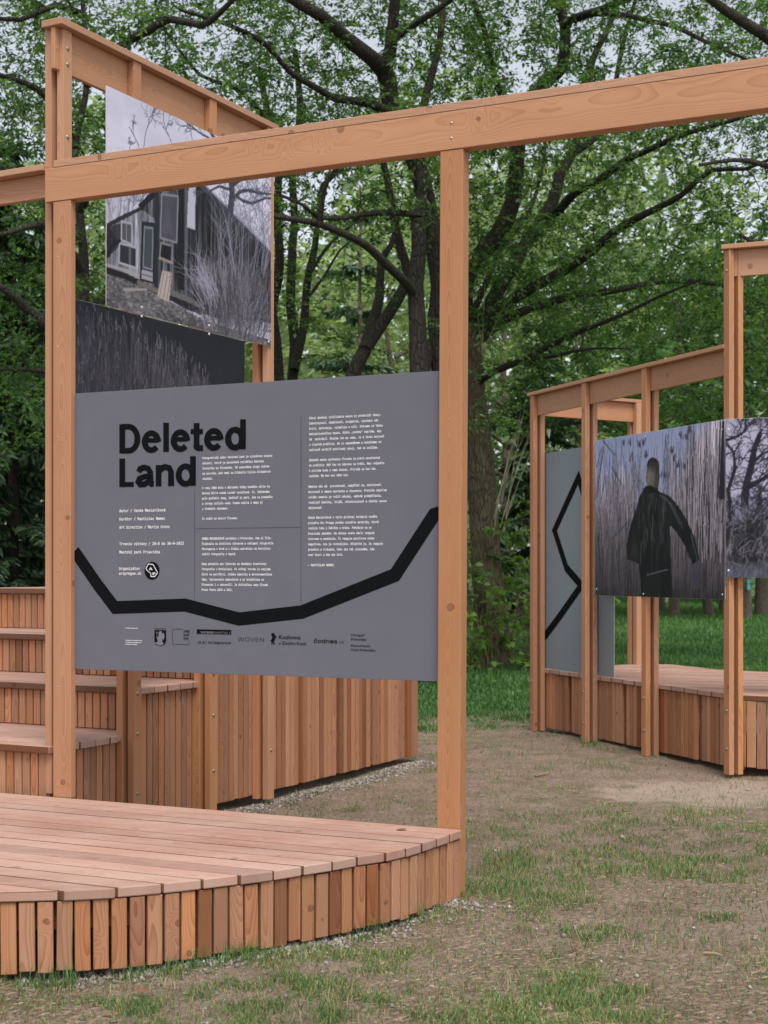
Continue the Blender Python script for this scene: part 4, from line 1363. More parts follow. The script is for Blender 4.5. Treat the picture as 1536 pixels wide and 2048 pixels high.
for x in (1130, 1150, 1120, 1100):
    c.stroke(z8([(x, 760), (x + 22, 110)]), 5 if x > 1110 else 2, 2, (0.13, 0.13, 0.16), 0.75)
# figure
JK = (0.095, 0.105, 0.12)
c.poly(z8([(480, 660), (430, 740), (395, 860), (345, 1010), (315, 1170), (320, 1290), (420, 1330), (430, 1420), (440, 1620), (710, 1640), (700, 1400), (695, 1200), (690, 1000), (745, 1060), (820, 1180), (885, 1340), (940, 1300), (905, 1120), (880, 1060), (845, 980), (790, 880), (735, 800), (670, 735), (600, 712), (580, 690), (520, 660)]), JK)
# cloth: creases running down the back, light catching the shoulders
bmk = c.mask(z8([(480, 660), (430, 740), (395, 860), (345, 1010), (315, 1170), (320, 1290), (420, 1330), (430, 1420), (440, 1620), (710, 1640), (700, 1400), (695, 1200), (690, 1000), (745, 1060), (820, 1180), (885, 1340), (940, 1300), (905, 1120), (880, 1060), (845, 980), (790, 880), (735, 800), (670, 735), (600, 712), (580, 690), (520, 660)]))
f1, f2 = c.noise(3.5, 24, 2), c.noise(12, 30, 2)
sx0, sy0 = c.pt(*Z8(600, 800))
lit_ = np.exp(-(((c.XX - sx0) / 34) ** 2 + ((c.YY - sy0) / 40) ** 2))
fold = 0.065 + 0.30 * np.clip(f1 - 0.42, 0, 1) * (0.35 + 0.9 * lit_) + 0.10 * np.clip(f2 - 0.5, 0, 1)
c.img[bmk] = np.clip(fold[bmk], 0.04, 0.5)[:, None] * np.array([0.95, 0.98, 1.06])
# head: shaded ball, darker to the right and on the crown
hm = c.mask(z8([(489, 480), (495, 450), (508, 430), (528, 418), (552, 418), (574, 428), (589, 450), (597, 485), (596, 545), (600, 575), (597, 610), (590, 640), (588, 705), (515, 690), (498, 665), (490, 640), (482, 615), (480, 585), (488, 560), (490, 520)]))
hx, hy = c.pt(*Z8(515, 600))
hr = c.pt(*Z8(600, 600))[0] - hx
hv = c.pt(*Z8(540, 420))[1] - hy
sh_ = np.exp(-(((c.XX - hx) / hr) ** 2 * 1.6 + ((c.YY - hy) / hv) ** 2 * 1.1))
hn = c.noise(2, 9, 2)
hair = np.clip((c.YY - hy) / hv * 1.5 - 0.35, 0, 1)
hc = 0.09 + 0.30 * sh_ * (1 - 0.75 * hair) + 0.16 * (hn - 0.5)
c.img[hm] = np.clip(hc[hm], 0.04, 1)[:, None] * np.array([1.0, 0.93, 0.93])
c.poly(z8([(480, 665), (525, 655), (585, 690), (590, 720), (500, 730)]), (0.05, 0.055, 0.06))
for k in range(34):
    x = c.r.uniform(420, 640); y0 = c.r.uniform(760, 1150)
    s = c.r.uniform(0.14, 0.34)
    c.stroke(z8([(x, y0), (x + c.r.normal(0, 14) + (x - 530) * -0.02, y0 + c.r.uniform(60, 200))]), 1.0, 0.8, (s, s, s * 1.05), 0.7)
for L in ([(640, 760), (700, 820), (760, 930), (800, 1030)], [(680, 800), (730, 900), (770, 990)], [(870, 1080), (905, 1220), (925, 1310)], [(600, 740), (640, 770), (650, 880)]):
    c.stroke(z8(L), 1.8, 1.3, (0.25, 0.26, 0.29), 0.7)
c.poly(z8([(485, 1420), (560, 1400), (670, 1372), (672, 1385), (560, 1415), (490, 1430)]), (0.26, 0.26, 0.30))
c.poly(z8([(872, 1345), (935, 1300), (965, 1330), (970, 1390), (955, 1480), (925, 1560), (885, 1540), (880, 1430)]), (0.24, 0.23, 0.27), 0.85)
for k in range(4):
    c.stroke(z8([(895 + 16 * k, 1400), (900 + 15 * k, 1540 - 14 * k)]), 1.2, 1.0, (0.13, 0.13, 0.16), 0.7)
c.build(PRINT_GAIN * 1.45)
pins(mp, pin_uv(mp, [(1291, 873), (1193, 1178), (1287, 1188), (1445, 1189), (1444, 859)]))

# the bare tree photograph beside it -------------------------------------
SP_A = ep[3] + ED * 0.088
def sz(px, py): return on_plane(px, py, SP_A, D2).z
sp = Panel('photo_panel', 'photograph of bare trees by water on the right platform, cut by the picture edge', 'photo panel', SP_A, D2, N2, 1451.5, 1860, sz(1452, 1155), sz(1452, 838))
panel_body('sheet', sp.w, sp.h, 0.005, M_EDGE, sp.root)
c = Canvas(sp, 0.0085, 4)
vy = c.YY / c.ny
n1 = c.noise(50, 30, 3)
c.img[:] = (0.62 + 0.10 * (n1 - 0.5) - 0.10 * np.abs(vy - 0.6))[..., None] * np.array([1.0, 0.98, 1.12])
hl = np.clip((0.50 + 0.03 * (n1 - 0.5) - vy) * 20, 0, 1)[..., None]
c.img[:] = c.img * (1 - hl) + np.array([0.40, 0.40, 0.50]) * hl
bn = c.noise(2, 5, 3); bs = c.noise(14, 8, 2)
lo = np.clip((0.36 + 0.10 * (bs - 0.5) - vy) * 18, 0, 1)[..., None]
c.img[:] = c.img * (1 - lo) + (0.16 + 0.30 * (bn - 0.5))[..., None] * np.array([1, 1, 1.1]) * lo
wt = np.clip((0.11 + 0.05 * (bs - 0.5) - vy) * 24, 0, 1)[..., None]
c.img[:] = c.img * (1 - wt) + (0.30 + 0.25 * (bn - 0.5))[..., None] * np.array([0.95, 0.97, 1.15]) * wt
def tree8(L, w):
    c.stroke(z8(L), w, w * 0.45, (0.12, 0.12, 0.15))
    for q in L[1:]:
        x, y = c.pt(*Z8(*q))
        for s in range(3):
            c.twigs(x, y, c.r.uniform(0.2, math.pi - 0.2), c.r.uniform(10, 26), 1.1, (0.15, 0.15, 0.19), 2, 0.85)
tree8([(1400, 1270), (1390, 1000), (1330, 880), (1340, 690), (1390, 480), (1420, 330), (1465, 215)], 9)
tree8([(1400, 1000), (1440, 900), (1470, 790), (1460, 740)], 6)
tree8([(1380, 1200), (1440, 1000), (1540, 930), (1640, 880), (1720, 700)], 7)
tree8([(1200, 1000), (1215, 850), (1190, 700), (1250, 520), (1240, 380), (1170, 280)], 4)
tree8([(1345, 690), (1420, 640), (1540, 570), (1650, 500)], 4)
tree8([(1390, 470), (1480, 390), (1560, 350)], 3)
tree8([(1170, 270), (1260, 240), (1340, 190), (1360, 150)], 2.5)
for k in range(7):
    x0 = 1600 + 190 * k
    tree8([(x0, 1280), (x0 + 20, 1000), (x0 - 30, 760), (x0 + 30, 500), (x0 + 10, 300)], 8)
for k in range(900):
    x, y = c.r.random() * c.nx, c.r.uniform(0.06, 0.42) * c.ny
    s = c.r.uniform(0.07, 0.5)
    c.twigs(x, y, c.r.uniform(0.4, math.pi - 0.4), c.r.uniform(5, 15), 0.9, (s, s, s * 1.08), 0, 0.6)
c.build(PRINT_GAIN)
pins(sp, pin_uv(sp, [(1457, 859), (1457, 1141)]))

# the second grey board with a zigzag, standing on the right platform -----
GB_A = ep[0] + inn * (OUTW + 0.012)
gz = lambda px, py: on_plane(px, py, GB_A, ED).z
gb = Panel('info_board', 'blue-grey board with a black zigzag line between the posts of the right platform', 'board', GB_A, ED, EN, 1087, 1228, RH + 0.004, gz(1091, 906))
panel_body('sheet', gb.w, gb.h, 0.005, M_BOARD2, gb.root)
band('black_line', [gb.uv(*p) for p in ((1089, 1274), (1120, 1232), (1163, 1171), (1133, 1136), (1109, 1061), (1157, 955), (1166, 985), (1190, 1010))], 0.085, M_BLACK, gb.root, 0.0012)

# ------------------------------------------------------------------ trees
def catmull(P, R, step=0.22):
    P = np.asarray(P, float); R = np.asarray(R, float)
    out, ro = [], []
    n = len(P)
    for i in range(n - 1):
        p0, p1, p2, p3 = P[max(i - 1, 0)], P[i], P[i + 1], P[min(i + 2, n - 1)]
        m = max(2, int(np.linalg.norm(p2 - p1) / step))
        for k in range(m):
            t = k / m
            out.append(0.5 * ((2 * p1) + (p2 - p0) * t + (2 * p0 - 5 * p1 + 4 * p2 - p3) * t * t + (3 * p1 - p0 - 3 * p2 + p3) * t ** 3))
            ro.append(R[i] * (1 - t) + R[i + 1] * t)
    out.append(P[-1]); ro.append(R[-1])
    return np.array(out), np.array(ro)

def tubes(paths, sides_fn):
    """all tubes of one tree in one vertex/face array"""
    V, Fq, base = [], [], 0
    for P, R in paths:
        n = len(P)
        s = sides_fn(R[0])
        T = np.gradient(P, axis=0)
        T /= np.linalg.norm(T, axis=1)[:, None] + 1e-9
        ref = np.where(np.abs(T[:, 2:3]) > 0.9, np.array([[1.0, 0, 0]]), np.array([[0, 0, 1.0]]))
        U = np.cross(T, ref); U /= np.linalg.norm(U, axis=1)[:, None] + 1e-9
        if R[0] > 0.012:
            for k in range(1, n):              # carry the ring along without twisting
                u = U[k - 1] - T[k] * U[k - 1].dot(T[k])
                U[k] = u / (np.linalg.norm(u) + 1e-9)
        W = np.cross(T, U)
        a = np.linspace(0, 2 * np.pi, s, endpoint=False)
        ring = U[:, None, :] * np.cos(a)[None, :, None] + W[:, None, :] * np.sin(a)[None, :, None]
        V.append((P[:, None, :] + ring * R[:, None, None]).reshape(-1, 3))
        i = np.arange(n - 1)[:, None] * s; j = np.arange(s)[None, :]; j2 = (j + 1) % s
        Fq.append((np.stack([i + j, i + j2, i + s + j2, i + s + j], -1) + base).reshape(-1, 4))
        base += n * s
    return np.concatenate(V), np.concatenate(Fq)

def leaves_mesh(name, pos, dirs, nrm, length, width, mat, rnd):
    """one rhombic leaf per row, with a slight fold"""
    d = dirs / (np.linalg.norm(dirs, axis=1)[:, None] + 1e-9)
    s = np.cross(d, nrm); s /= np.linalg.norm(s, axis=1)[:, None] + 1e-9
    up = np.cross(s, d)
    L = length[:, None]; W = width[:, None]
    a = pos
    b = pos + d * L * 0.42 + s * W * 0.5 + up * W * 0.12
    c_ = pos + d * L - up * L * 0.10
    e = pos + d * L * 0.42 - s * W * 0.5 + up * W * 0.12
    V = np.stack([a, b, c_, e], 1).reshape(-1, 3)
    n = len(pos)
    Fq = np.arange(n * 4).reshape(-1, 4)
    return np_mesh(name, V, Fq, 4, mat, rnd)

def grow(paths, attract, r, up=0.10, jit=0.05, rmax=0.035, k_len=0.010):
    """branches reach from the nearest wood to each point of the crown"""
    SP = np.concatenate([p for p, _ in paths]); SR = np.concatenate([q for _, q in paths])
    ST = np.concatenate([np.gradient(p, axis=0) for p, _ in paths])
    ST /= np.linalg.norm(ST, axis=1)[:, None] + 1e-9
    out = []
    d0 = np.array([np.min(((SP - a) ** 2).sum(1)) for a in attract])
    cap = len(SP) + len(attract) * 14
    BP = np.zeros((cap, 3)); BR = np.zeros(cap); BT = np.zeros((cap, 3))
    n = len(SP); BP[:n] = SP; BR[:n] = SR; BT[:n] = ST
    for ai in np.argsort(d0):
        a = attract[ai]
        dv = a - BP[:n]
        d2 = (dv ** 2).sum(1)
        cost = d2 * (1.0 + 0.6 * np.clip(BP[:n, 2] - a[2], 0, 3) * 0.2)
        i = int(np.argmin(cost))
        L = math.sqrt(d2[i])
        if L < 0.25: continue
        p0 = BP[i].copy()
        ctl = p0 + BT[i] * L * 0.35 + (a - p0) * 0.25 + np.array([0, 0, up * L])
        m = int(np.clip(L / 0.16, 4, 13))
        t = np.linspace(0, 1, m)[:, None]
        path = (1 - t) ** 2 * p0 + 2 * t * (1 - t) * ctl + t * t * a
        path[1:-1] += r.normal(0, jit * min(1.0, L * 0.5), (m - 2, 3))
        rad0 = min(0.55 * BR[i], rmax, 0.006 + k_len * L)
        rad0 = max(rad0, 0.005)
        rad = np.linspace(rad0, 0.0035, m)
        out.append((path, rad))
        if n + m < cap:
            BP[n:n + m] = path; BR[n:n + m] = rad
            g = np.gradient(path, axis=0); BT[n:n + m] = g / (np.linalg.norm(g, axis=1)[:, None] + 1e-9)
            n += m
    return out

def foliage(branches, r, twig=(0.18, 0.42), per=8, lsz=(0.075, 0.13), wr=0.42, step=0.11, start=0.2, droop=0.25, dens=1.0):
    """leaves along twigs along the outer part of every branch"""
    TP, TD = [], []
    for P, R in branches:
        seg = np.linalg.norm(np.diff(P, axis=0), axis=1)
        cum = np.concatenate([[0], np.cumsum(seg)])
        L = cum[-1]
        k = max(2, int(L / step * dens))
        s = np.linspace(L * start, L, k)
        q = np.stack([np.interp(s, cum, P[:, j]) for j in range(3)], -1)
        g = np.stack([np.gradient(P[:, j]) for j in range(3)], -1)
        g /= np.linalg.norm(g, axis=1)[:, None] + 1e-9
        tg = np.stack([np.interp(s, cum, g[:, j]) for j in range(3)], -1)
        TP.append(q); TD.append(tg)
    TP = np.concatenate(TP); TD = np.concatenate(TD)
    n = len(TP)
    rv = r.normal(size=(n, 3)); rv[:, 2] *= 0.55
    rv -= (rv * TD).sum(1)[:, None] * TD * 0.8
    rv /= np.linalg.norm(rv, axis=1)[:, None] + 1e-9
    D = TD * 0.45 + rv * 0.9 - np.array([0, 0, droop * 0.4])
    D /= np.linalg.norm(D, axis=1)[:, None] + 1e-9
    TL = r.uniform(twig[0], twig[1], n)
    k = np.arange(per)
    f = (k + 0.6) / per
    pos = TP[:, None, :] + D[:, None, :] * (TL[:, None] * f[None, :])[..., None]
    pos[..., 2] -= (TL[:, None] * f[None, :] ** 2) * droop * 0.5
    side = np.cross(D, np.array([0, 0, 1.0])); side /= np.linalg.norm(side, axis=1)[:, None] + 1e-9
    sg = np.where(k % 2 == 0, 1.0, -1.0)[None, :, None]
    ld = side[:, None, :] * sg * 0.8 + D[:, None, :] * 0.55 + r.normal(0, 0.28, (n, per, 3))
    ld[..., 2] -= 0.18
    nr = np.array([0, 0, 1.0]) + r.normal(0, 0.42, (n, per, 3))
    pos = pos.reshape(-1, 3) + r.normal(0, 0.012, (n * per, 3))
    N = n * per
    ln = r.uniform(lsz[0], lsz[1], N)
    tone = np.clip(np.repeat(r.normal(0.42, 0.24, n), per) + r.normal(0, 0.14, N), 0, 0.96)
    tone[r.random(N) < 0.006] = 1.0
    return pos, ld.reshape(-1, 3), nr.reshape(-1, 3), ln, ln * wr * r.uniform(0.8, 1.25, N), tone

def smooth_me(me):
    me.polygons.foreach_set('use_smooth', np.ones(len(me.polygons), dtype=bool))

def make_tree(name, label, base, paths, attract, seed, bark, leaf, fol=None, group=None, gr=None, cat='tree', limb_bark=None):
    r = np.random.default_rng(seed)
    root = thing(name, base, label, cat, group)
    br = grow(paths, attract, r, **(gr or {})) if len(attract) else []
    sets = [('trunk', paths + br, bark)] if limb_bark is None else [('trunk', paths[:1], bark), ('limbs', paths[1:] + br, limb_bark)]
    for pn, pp, pm in sets:
        V, Fq = tubes(pp, lambda q: 12 if q > 0.08 else (7 if q > 0.03 else 4))
        V = V - np.array(base)
        me = np_mesh(pn, V, Fq, 4, pm); smooth_me(me)
        t = bpy.data.objects.new(pn, me); COL.objects.link(t); t.parent = root
    if br:
        pos, ld, nr, ln, wd, tone = foliage(br, r, **(fol or {}))
        me = leaves_mesh('crown', pos - np.array(base), ld, nr, ln, wd, leaf, tone)
        t = bpy.data.objects.new('crown', me); COL.objects.link(t); t.parent = root
    return root

def limb(px_pts, d0, d1, r0, r1, bow=0.0):
    """limb drawn through photo points; its distance runs from d0 to d1 metres"""
    n = len(px_pts)
    P, R = [], []
    for i, (x, y) in enumerate(px_pts):
        t = i / (n - 1)
        d = d0 + (d1 - d0) * t + bow * math.sin(math.pi * t)
        P.append(tuple(ray(x, y, d)))
        R.append(r0 + (r1 - r0) * t)
    return catmull(P, R)

# crown points: (columns, rows, depths, count)
def crown_pts(r, regions):
    out = []
    for (x0, x1, y0, y1, d0, d1, n) in regions:
        px, py, d = r.uniform(x0, x1, n), r.uniform(y0, y1, n), r.uniform(d0, d1, n)
        out.append(np.stack([(px - CX) / F * d, d, EYE - (py - HY) / F * d], -1))
    return np.concatenate(out)

BASE1 = ground(985, 1338)          # big tree right of the text frame
D1 = BASE1.y
T1 = [limb([(990, 1345), (985, 1260), (972, 1130), (966, 1000), (955, 880), (944, 780), (938, 700), (925, 640)], D1, D1, 0.27, 0.19),
      limb([(930, 650), (926, 590), (940, 535), (994, 472), (1027, 400), (1034, 318), (1046, 230), (1088, 166), (1124, 137), (1130, 54), (1115, -10), (1100, -160)], D1, D1 - 2.0, 0.17, 0.06),
      limb([(940, 690), (985, 600), (1050, 490), (1105, 404), (1120, 350), (1145, 305), (1165, 230), (1185, 120), (1223, 40), (1260, -120)], D1, D1 + 1.5, 0.13, 0.04),
      limb([(1145, 307), (1195, 270), (1224, 200), (1250, 70), (1300, -90)], D1 + 0.8, D1 + 2.5, 0.07, 0.03),
      limb([(1080, 450), (1123, 415), (1152, 383), (1202, 357), (1249, 322), (1290, 303), (1352, 275), (1406, 257), (1500, 230), (1600, 190)], D1 + 0.5, D1 - 3.0, 0.085, 0.02),
      limb([(960, 650), (1040, 590), (1120, 545), (1181, 504), (1227, 465), (1274, 436), (1317, 415), (1363, 390), (1424, 340), (1490, 338), (1580, 300)], D1, D1 - 3.5, 0.10, 0.02),
      limb([(950, 770), (985, 745), (1048, 719), (1130, 676), (1181, 655), (1252, 626), (1324, 590), (1400, 560)], D1, D1 - 3.0, 0.065, 0.015),
      limb([(1040, 722), (1109, 712), (1160, 700), (1209, 696), (1262, 698)], D1 - 0.8, D1 - 3.2, 0.035, 0.012),
      limb([(945, 690), (1010, 640), (1080, 610), (1159, 590), (1216, 583), (1274, 572), (1345, 562), (1442, 570), (1500, 600), (1560, 615)], D1, D1 + 2.0, 0.085, 0.025),
      limb([(960, 850), (1020, 855), (1100, 850), (1170, 842), (1230, 852), (1300, 880), (1400, 900)], D1, D1 + 1.5, 0.08, 0.02),
      limb([(1130, 54), (1146, 36), (1200, 18), (1264, -5), (1330, -60)], D1 - 1.8, D1 - 3.5, 0.06, 0.03),
      limb([(1150, 40), (1190, 27), (1250, 30), (1300, 42), (1347, 52), (1400, 78), (1450, 100), (1500, 122)], D1 - 1.8, D1 - 4.5, 0.05, 0.02),
      limb([(1040, 235), (1000, 184), (986, 140), (966, 51), (940, -10), (900, -120)], D1 - 0.6, D1 - 2.2, 0.06, 0.035),
      limb([(940, 640), (975, 560), (1000, 500), (1060, 420), (1090, 300), (1080, 220)], D1, D1 + 3.0, 0.06, 0.02)]
BASE2 = ray(850, 1141 + 4714 / 20.5, 20.5)
D2_ = 20.5
T2 = [limb([(852, 1376), (850, 1100), (846, 900), (838, 760), (835, 643), (831, 571), (838, 499), (836, 438)], D2_, D2_, 0.15, 0.10),
      limb([(872, 640), (880, 575), (866, 475), (853, 402), (834, 330), (800, 262), (783, 225), (776, 160), (760, 132)], D2_ + 0.7, D2_, 0.135, 0.125),
      limb([(880, 1372), (885, 1000), (884, 760), (876, 660), (872, 640)], D2_ + 0.6, D2_ + 0.7, 0.16, 0.135),
      limb([(836, 438), (846, 378), (838, 300), (850, 200), (880, 80), (890, -60)], D2_, D2_ + 1.0, 0.09, 0.04),
      limb([(762, 135), (744, 117), (700, 82), (673, 59), (642, 31), (590, 2), (520, -60)], D2_, D2_ - 1.6, 0.12, 0.06),
      limb([(765, 140), (777, 120), (783, 78), (790, 0), (800, -120)], D2_, D2_ - 0.5, 0.11, 0.06),
      limb([(788, 80), (837, 43), (896, 4), (960, -70)], D2_ - 0.3, D2_ - 1.5, 0.06, 0.03),
      limb([(690, 1365), (684, 1150), (682, 950), (690, 820), (708, 744), (735, 691), (759, 655), (790, 607), (807, 576), (816, 545), (802, 499), (788, 438), (780, 390), (768, 330), (740, 250)], D2_ + 0.5, D2_ + 1.5, 0.13, 0.045),
      limb([(730, 700), (745, 645), (759, 595), (762, 523), (782, 490), (800, 420)], D2_ + 0.8, D2_ + 2.2, 0.10, 0.03),
      limb([(830, 590), (812, 566), (795, 549), (759, 515), (730, 489), (687, 467), (638, 448), (602, 441), (544, 432), (470, 420)], D2_, D2_ - 2.5, 0.075, 0.03),
      limb([(836, 430), (780, 425), (730, 428), (699, 434), (640, 436), (606, 410), (560, 390)], D2_, D2_ - 1.5, 0.05, 0.02),
      limb([(640, 450), (645, 400), (660, 350), (700, 310), (720, 260)], D2_ - 1.8, D2_ - 2.4, 0.04, 0.015),
      limb([(838, 790), (846, 745), (856, 700), (880, 660), (900, 600)], D2_ + 0.3, D2_ + 1.0, 0.12, 0.06),
      limb([(673, 199), (619, 168), (580, 144), (537, 94), (494, 66), (430, 40), (360, 20)], D2_ - 0.5, D2_ - 2.5, 0.05, 0.02),
      limb([(783, 225), (730, 205), (673, 199)], D2_, D2_ - 0.5, 0.07, 0.05)]
D3 = 24.0
BASE3 = ray(575, 1141 + 4714 / D3, D3)
T3 = [limb([(570, 1340), (565, 1000), (558, 820), (556, 756), (551, 679), (543, 619), (556, 559), (559, 499), (553, 426), (557, 354), (540, 250), (520, 150)], D3, D3, 0.12, 0.05),
      limb([(580, 1340), (586, 1000), (588, 800), (585, 754), (590, 691), (581, 607), (583, 547), (585, 487), (589, 438), (585, 330), (600, 220), (590, 100)], D3 + 0.4, D3 + 0.9, 0.11, 0.05),
      limb([(588, 740), (596, 705), (607, 655), (612, 595), (617, 547), (629, 499), (634, 450), (639, 410), (645, 370), (690, 330), (720, 250)], D3 + 0.4, D3 + 1.2, 0.085, 0.03),
      limb([(612, 600), (650, 550), (680, 500), (720, 470)], D3 + 0.6, D3 + 1.0, 0.03, 0.012),
      limb([(620, 545), (650, 500), (690, 460), (740, 430)], D3 + 0.6, D3 + 1.6, 0.04, 0.012),
      limb([(553, 430), (520, 380), (470, 330), (420, 290), (340, 240), (250, 200)], D3, D3 - 2.5, 0.07, 0.02),
      limb([(540, 250), (500, 200), (460, 170), (400, 150), (330, 60)], D3, D3 - 2.0, 0.05, 0.02)]
D4 = 19.0
BASE4 = ray(176, 1141 + 4714 / D4, D4)
T4 = [limb([(176, 1389), (176, 1100), (172, 900), (165, 760), (160, 690)], D4, D4, 0.22, 0.13),
      limb([(160, 690), (170, 560), (160, 430), (150, 300), (175, 160), (165, 0), (150, -150)], D4, D4 + 1.2, 0.075, 0.025),
      limb([(165, 720), (120, 670), (80, 645), (45, 610), (10, 580), (-60, 540)], D4, D4 - 1.2, 0.085, 0.04),
      limb([(168, 640), (210, 590), (230, 560), (330, 500), (420, 470)], D4, D4 + 1.5, 0.08, 0.03),
      limb([(165, 540), (120, 470), (80, 448), (20, 465), (-60, 480)], D4, D4 - 1.8, 0.06, 0.02),
      limb([(160, 420), (190, 360), (240, 300), (300, 270), (400, 250)], D4, D4 - 1.5, 0.07, 0.02),
      limb([(155, 300), (120, 220), (60, 170), (0, 150), (-90, 100)], D4, D4 - 1.4, 0.06, 0.02),
      limb([(172, 170), (230, 100), (300, 60), (340, 38), (400, 50), (430, 35), (465, 0), (520, -50)], D4, D4 - 2.5, 0.065, 0.025),
      limb([(165, 30), (110, 10), (40, 40), (-60, 30)], D4, D4 - 1.2, 0.05, 0.02),
      limb([(168, 740), (110, 745), (60, 740), (0, 738), (-60, 745)], D4, D4 + 1.0, 0.035, 0.02)]
D5 = 18.0
BASE5 = ray(1700, 1141 + 4714 / D5, D5)
T5 = [limb([(1700, 1403), (1690, 1100), (1680, 800), (1660, 500), (1640, 250), (1620, 0), (1610, -200)], D5, D5, 0.28, 0.10),
      limb([(1630, 160), (1580, 110), (1536, 75), (1500, 52), (1450, 20), (1400, -20), (1330, -80)], D5, D5 - 0.8, 0.09, 0.04),
      limb([(1650, 420), (1590, 360), (1530, 330), (1470, 320), (1400, 330)], D5, D5 - 0.5, 0.05, 0.02),
      limb([(1660, 560), (1600, 520), (1540, 500), (1480, 470)], D5, D5 + 0.8, 0.05, 0.02)]

r_t = np.random.default_rng(11)
ATT = crown_pts(r_t, [
    (-140, 560, -200, 330, 17.5, 27, 1020),
    (480, 1010, -200, 330, 19.3, 27, 900),
    (930, 1660, -200, 260, 18.5, 28, 1000),
    (930, 1560, 240, 560, 20.5, 28, 580),
    (920, 1200, 430, 660, 21.5, 25.5, 260),
    (1040, 1560, 540, 860, 21.5, 28, 460),
    (930, 1100, 640, 860, 20, 27, 40),
    (540, 930, 320, 470, 19.5, 26, 190),
    (540, 900, 460, 720, 20, 25, 44),
    (-120, 230, 330, 900, 18, 23, 250),
    (230, 550, 300, 620, 19, 25, 80),
    (-700, -140, -300, 700, 16, 26, 90),
    (1660, 2300, -300, 700, 15, 26, 90),
    (-100, 1650, -900, -200, 16, 26, 160)])
trees = [
    ('ash_tree', 'large mossy-trunked tree with spreading dark limbs just right of the text frame', BASE1, T1, M_BARK_L),
    ('ash_tree', 'dark forked tree rising behind the beam and the right post of the text frame', BASE2, T2, M_BARK),
    ('ash_tree', 'slim many-stemmed dark tree seen just right of the house photograph', BASE3, T3, M_BARK),
    ('ash_tree', 'leafy tree behind the tall post at the left picture edge', BASE4, T4, M_BARK),
    ('ash_tree', 'tree whose branches reach into the top right corner of the picture', BASE5, T5, M_BARK)]
dist = np.stack([np.min(((np.concatenate([p for p, _ in t[3]])[None, :, :] - ATT[:, None, :]) ** 2).sum(2), axis=1) for t in trees], 1)
own = dist.argmin(1)
FOL = dict(twig=(0.14, 0.40), per=10, lsz=(0.055, 0.110), wr=0.45, step=0.100, start=0.12)
for k, (nm_, lab, bs, tp, bk) in enumerate(trees):
    make_tree(nm_, lab, bs, tp, ATT[own == k], 100 + k, bk, M_LEAF, FOL, limb_bark=M_BARK if k == 0 else None)

# ------------------------------------------------------------------ trees further back
def simple_tree(name, label, x, y, h, crown_r, seed, bark, leaf, trunk_r=0.18, clear=2.5, n_att=90, lsz=(0.20, 0.34), lean=0.0, group=None, per=7, step=0.22, zscale=1.0):
    r = np.random.default_rng(seed)
    base = Vector((x, y, -0.02))
    ht = h * 0.86
    pts = [(x, y, -0.05)]
    for k in range(1, 7):
        t = k / 6
        pts.append((x + lean * t * ht + r.normal(0, 0.10 * t), y + r.normal(0, 0.10 * t), ht * t))
    paths = [catmull(pts, np.linspace(trunk_r, trunk_r * 0.25, 7), 0.5)]
    for k in range(7):
        z = clear + (ht - clear) * (0.05 + 0.85 * k / 7) + r.uniform(-0.3, 0.3)
        a = r.uniform(0, 2 * math.pi)
        L = crown_r * r.uniform(0.6, 0.95) * (1.0 - 0.3 * k / 7)
        p0 = np.array([x + lean * z, y, z])
        q = [p0 + np.array([math.cos(a) * L * t, math.sin(a) * L * t, L * (0.55 * t - 0.12 * t * t)]) + r.normal(0, 0.08, 3) * t for t in (0, 0.33, 0.66, 1.0)]
        paths.append(catmull(q, np.linspace(trunk_r * 0.4, 0.02, 4), 0.4))
    cz = clear + (h - clear) * 0.52
    u = r.normal(size=(n_att, 3)); u /= np.linalg.norm(u, axis=1)[:, None]
    rad = r.uniform(0.35, 1.0, n_att) ** 0.5
    att = np.array([x + lean * cz, y, cz]) + u * rad[:, None] * np.array([crown_r, crown_r, (h - clear) * 0.52 * zscale])
    att += r.normal(0, 0.25, att.shape)
    return make_tree(name, label, base, paths, att, seed + 1, bark, leaf, dict(twig=(0.35, 0.8), per=per, lsz=lsz, wr=0.55, step=step, start=0.1), group, dict(rmax=0.05, jit=0.10))

bx = lambda px, d: (px - CX) / F * d
back_trees = [
    (650, 47, 13, 4.2, 0.0, 'bright pale tree far behind the slim many-stemmed tree'),
    (790, 40, 11, 3.6, 0.0, 'bright pale tree far behind the forked tree, above the text board'),
    (470, 44, 14, 4.5, 0.0, 'pale far tree hidden mostly behind the house photograph'),
    (300, 42, 15, 4.8, 0.0, 'far tree behind the house photograph and tall post'),
    (1010, 43, 13, 4.2, 0.0, 'pale far tree behind the mossy trunk'),
    (930, 58, 17, 5.0, 0.0, 'tall pale tree in the distance behind the right post of the text frame')]
for k, (px, d, h, cr, ln_, lab) in enumerate(back_trees):
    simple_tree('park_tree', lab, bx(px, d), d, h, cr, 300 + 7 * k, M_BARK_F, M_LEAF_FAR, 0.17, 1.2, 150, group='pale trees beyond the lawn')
row = [
    (1150, 46, 12, 4.0, 0.02, 0.16, 'dark-crowned tree standing behind the blue-grey board on the right'),
    (1348, 51, 13, 4.2, 0.03, 0.20, 'tree with straight trunk base on the lawn below the figure photograph'),
    (1418, 52, 13, 4.2, -0.10, 0.20, 'tree with leaning trunk base on the lawn below the figure photograph'),
    (1446, 57, 13, 4.0, 0.0, 0.17, 'thin dark trunk on the lawn left of the corner post'),
    (1492, 49, 13, 4.2, -0.02, 0.20, 'pale trunk with a turquoise box right of the corner post'),
    (1522, 53, 14, 4.4, 0.03, 0.26, 'thick brown trunk on the lawn at the right picture edge'),
    (1324, 58, 12, 3.8, 0.0, 0.14, 'slender dark trunk on the lawn just right of the third post')]
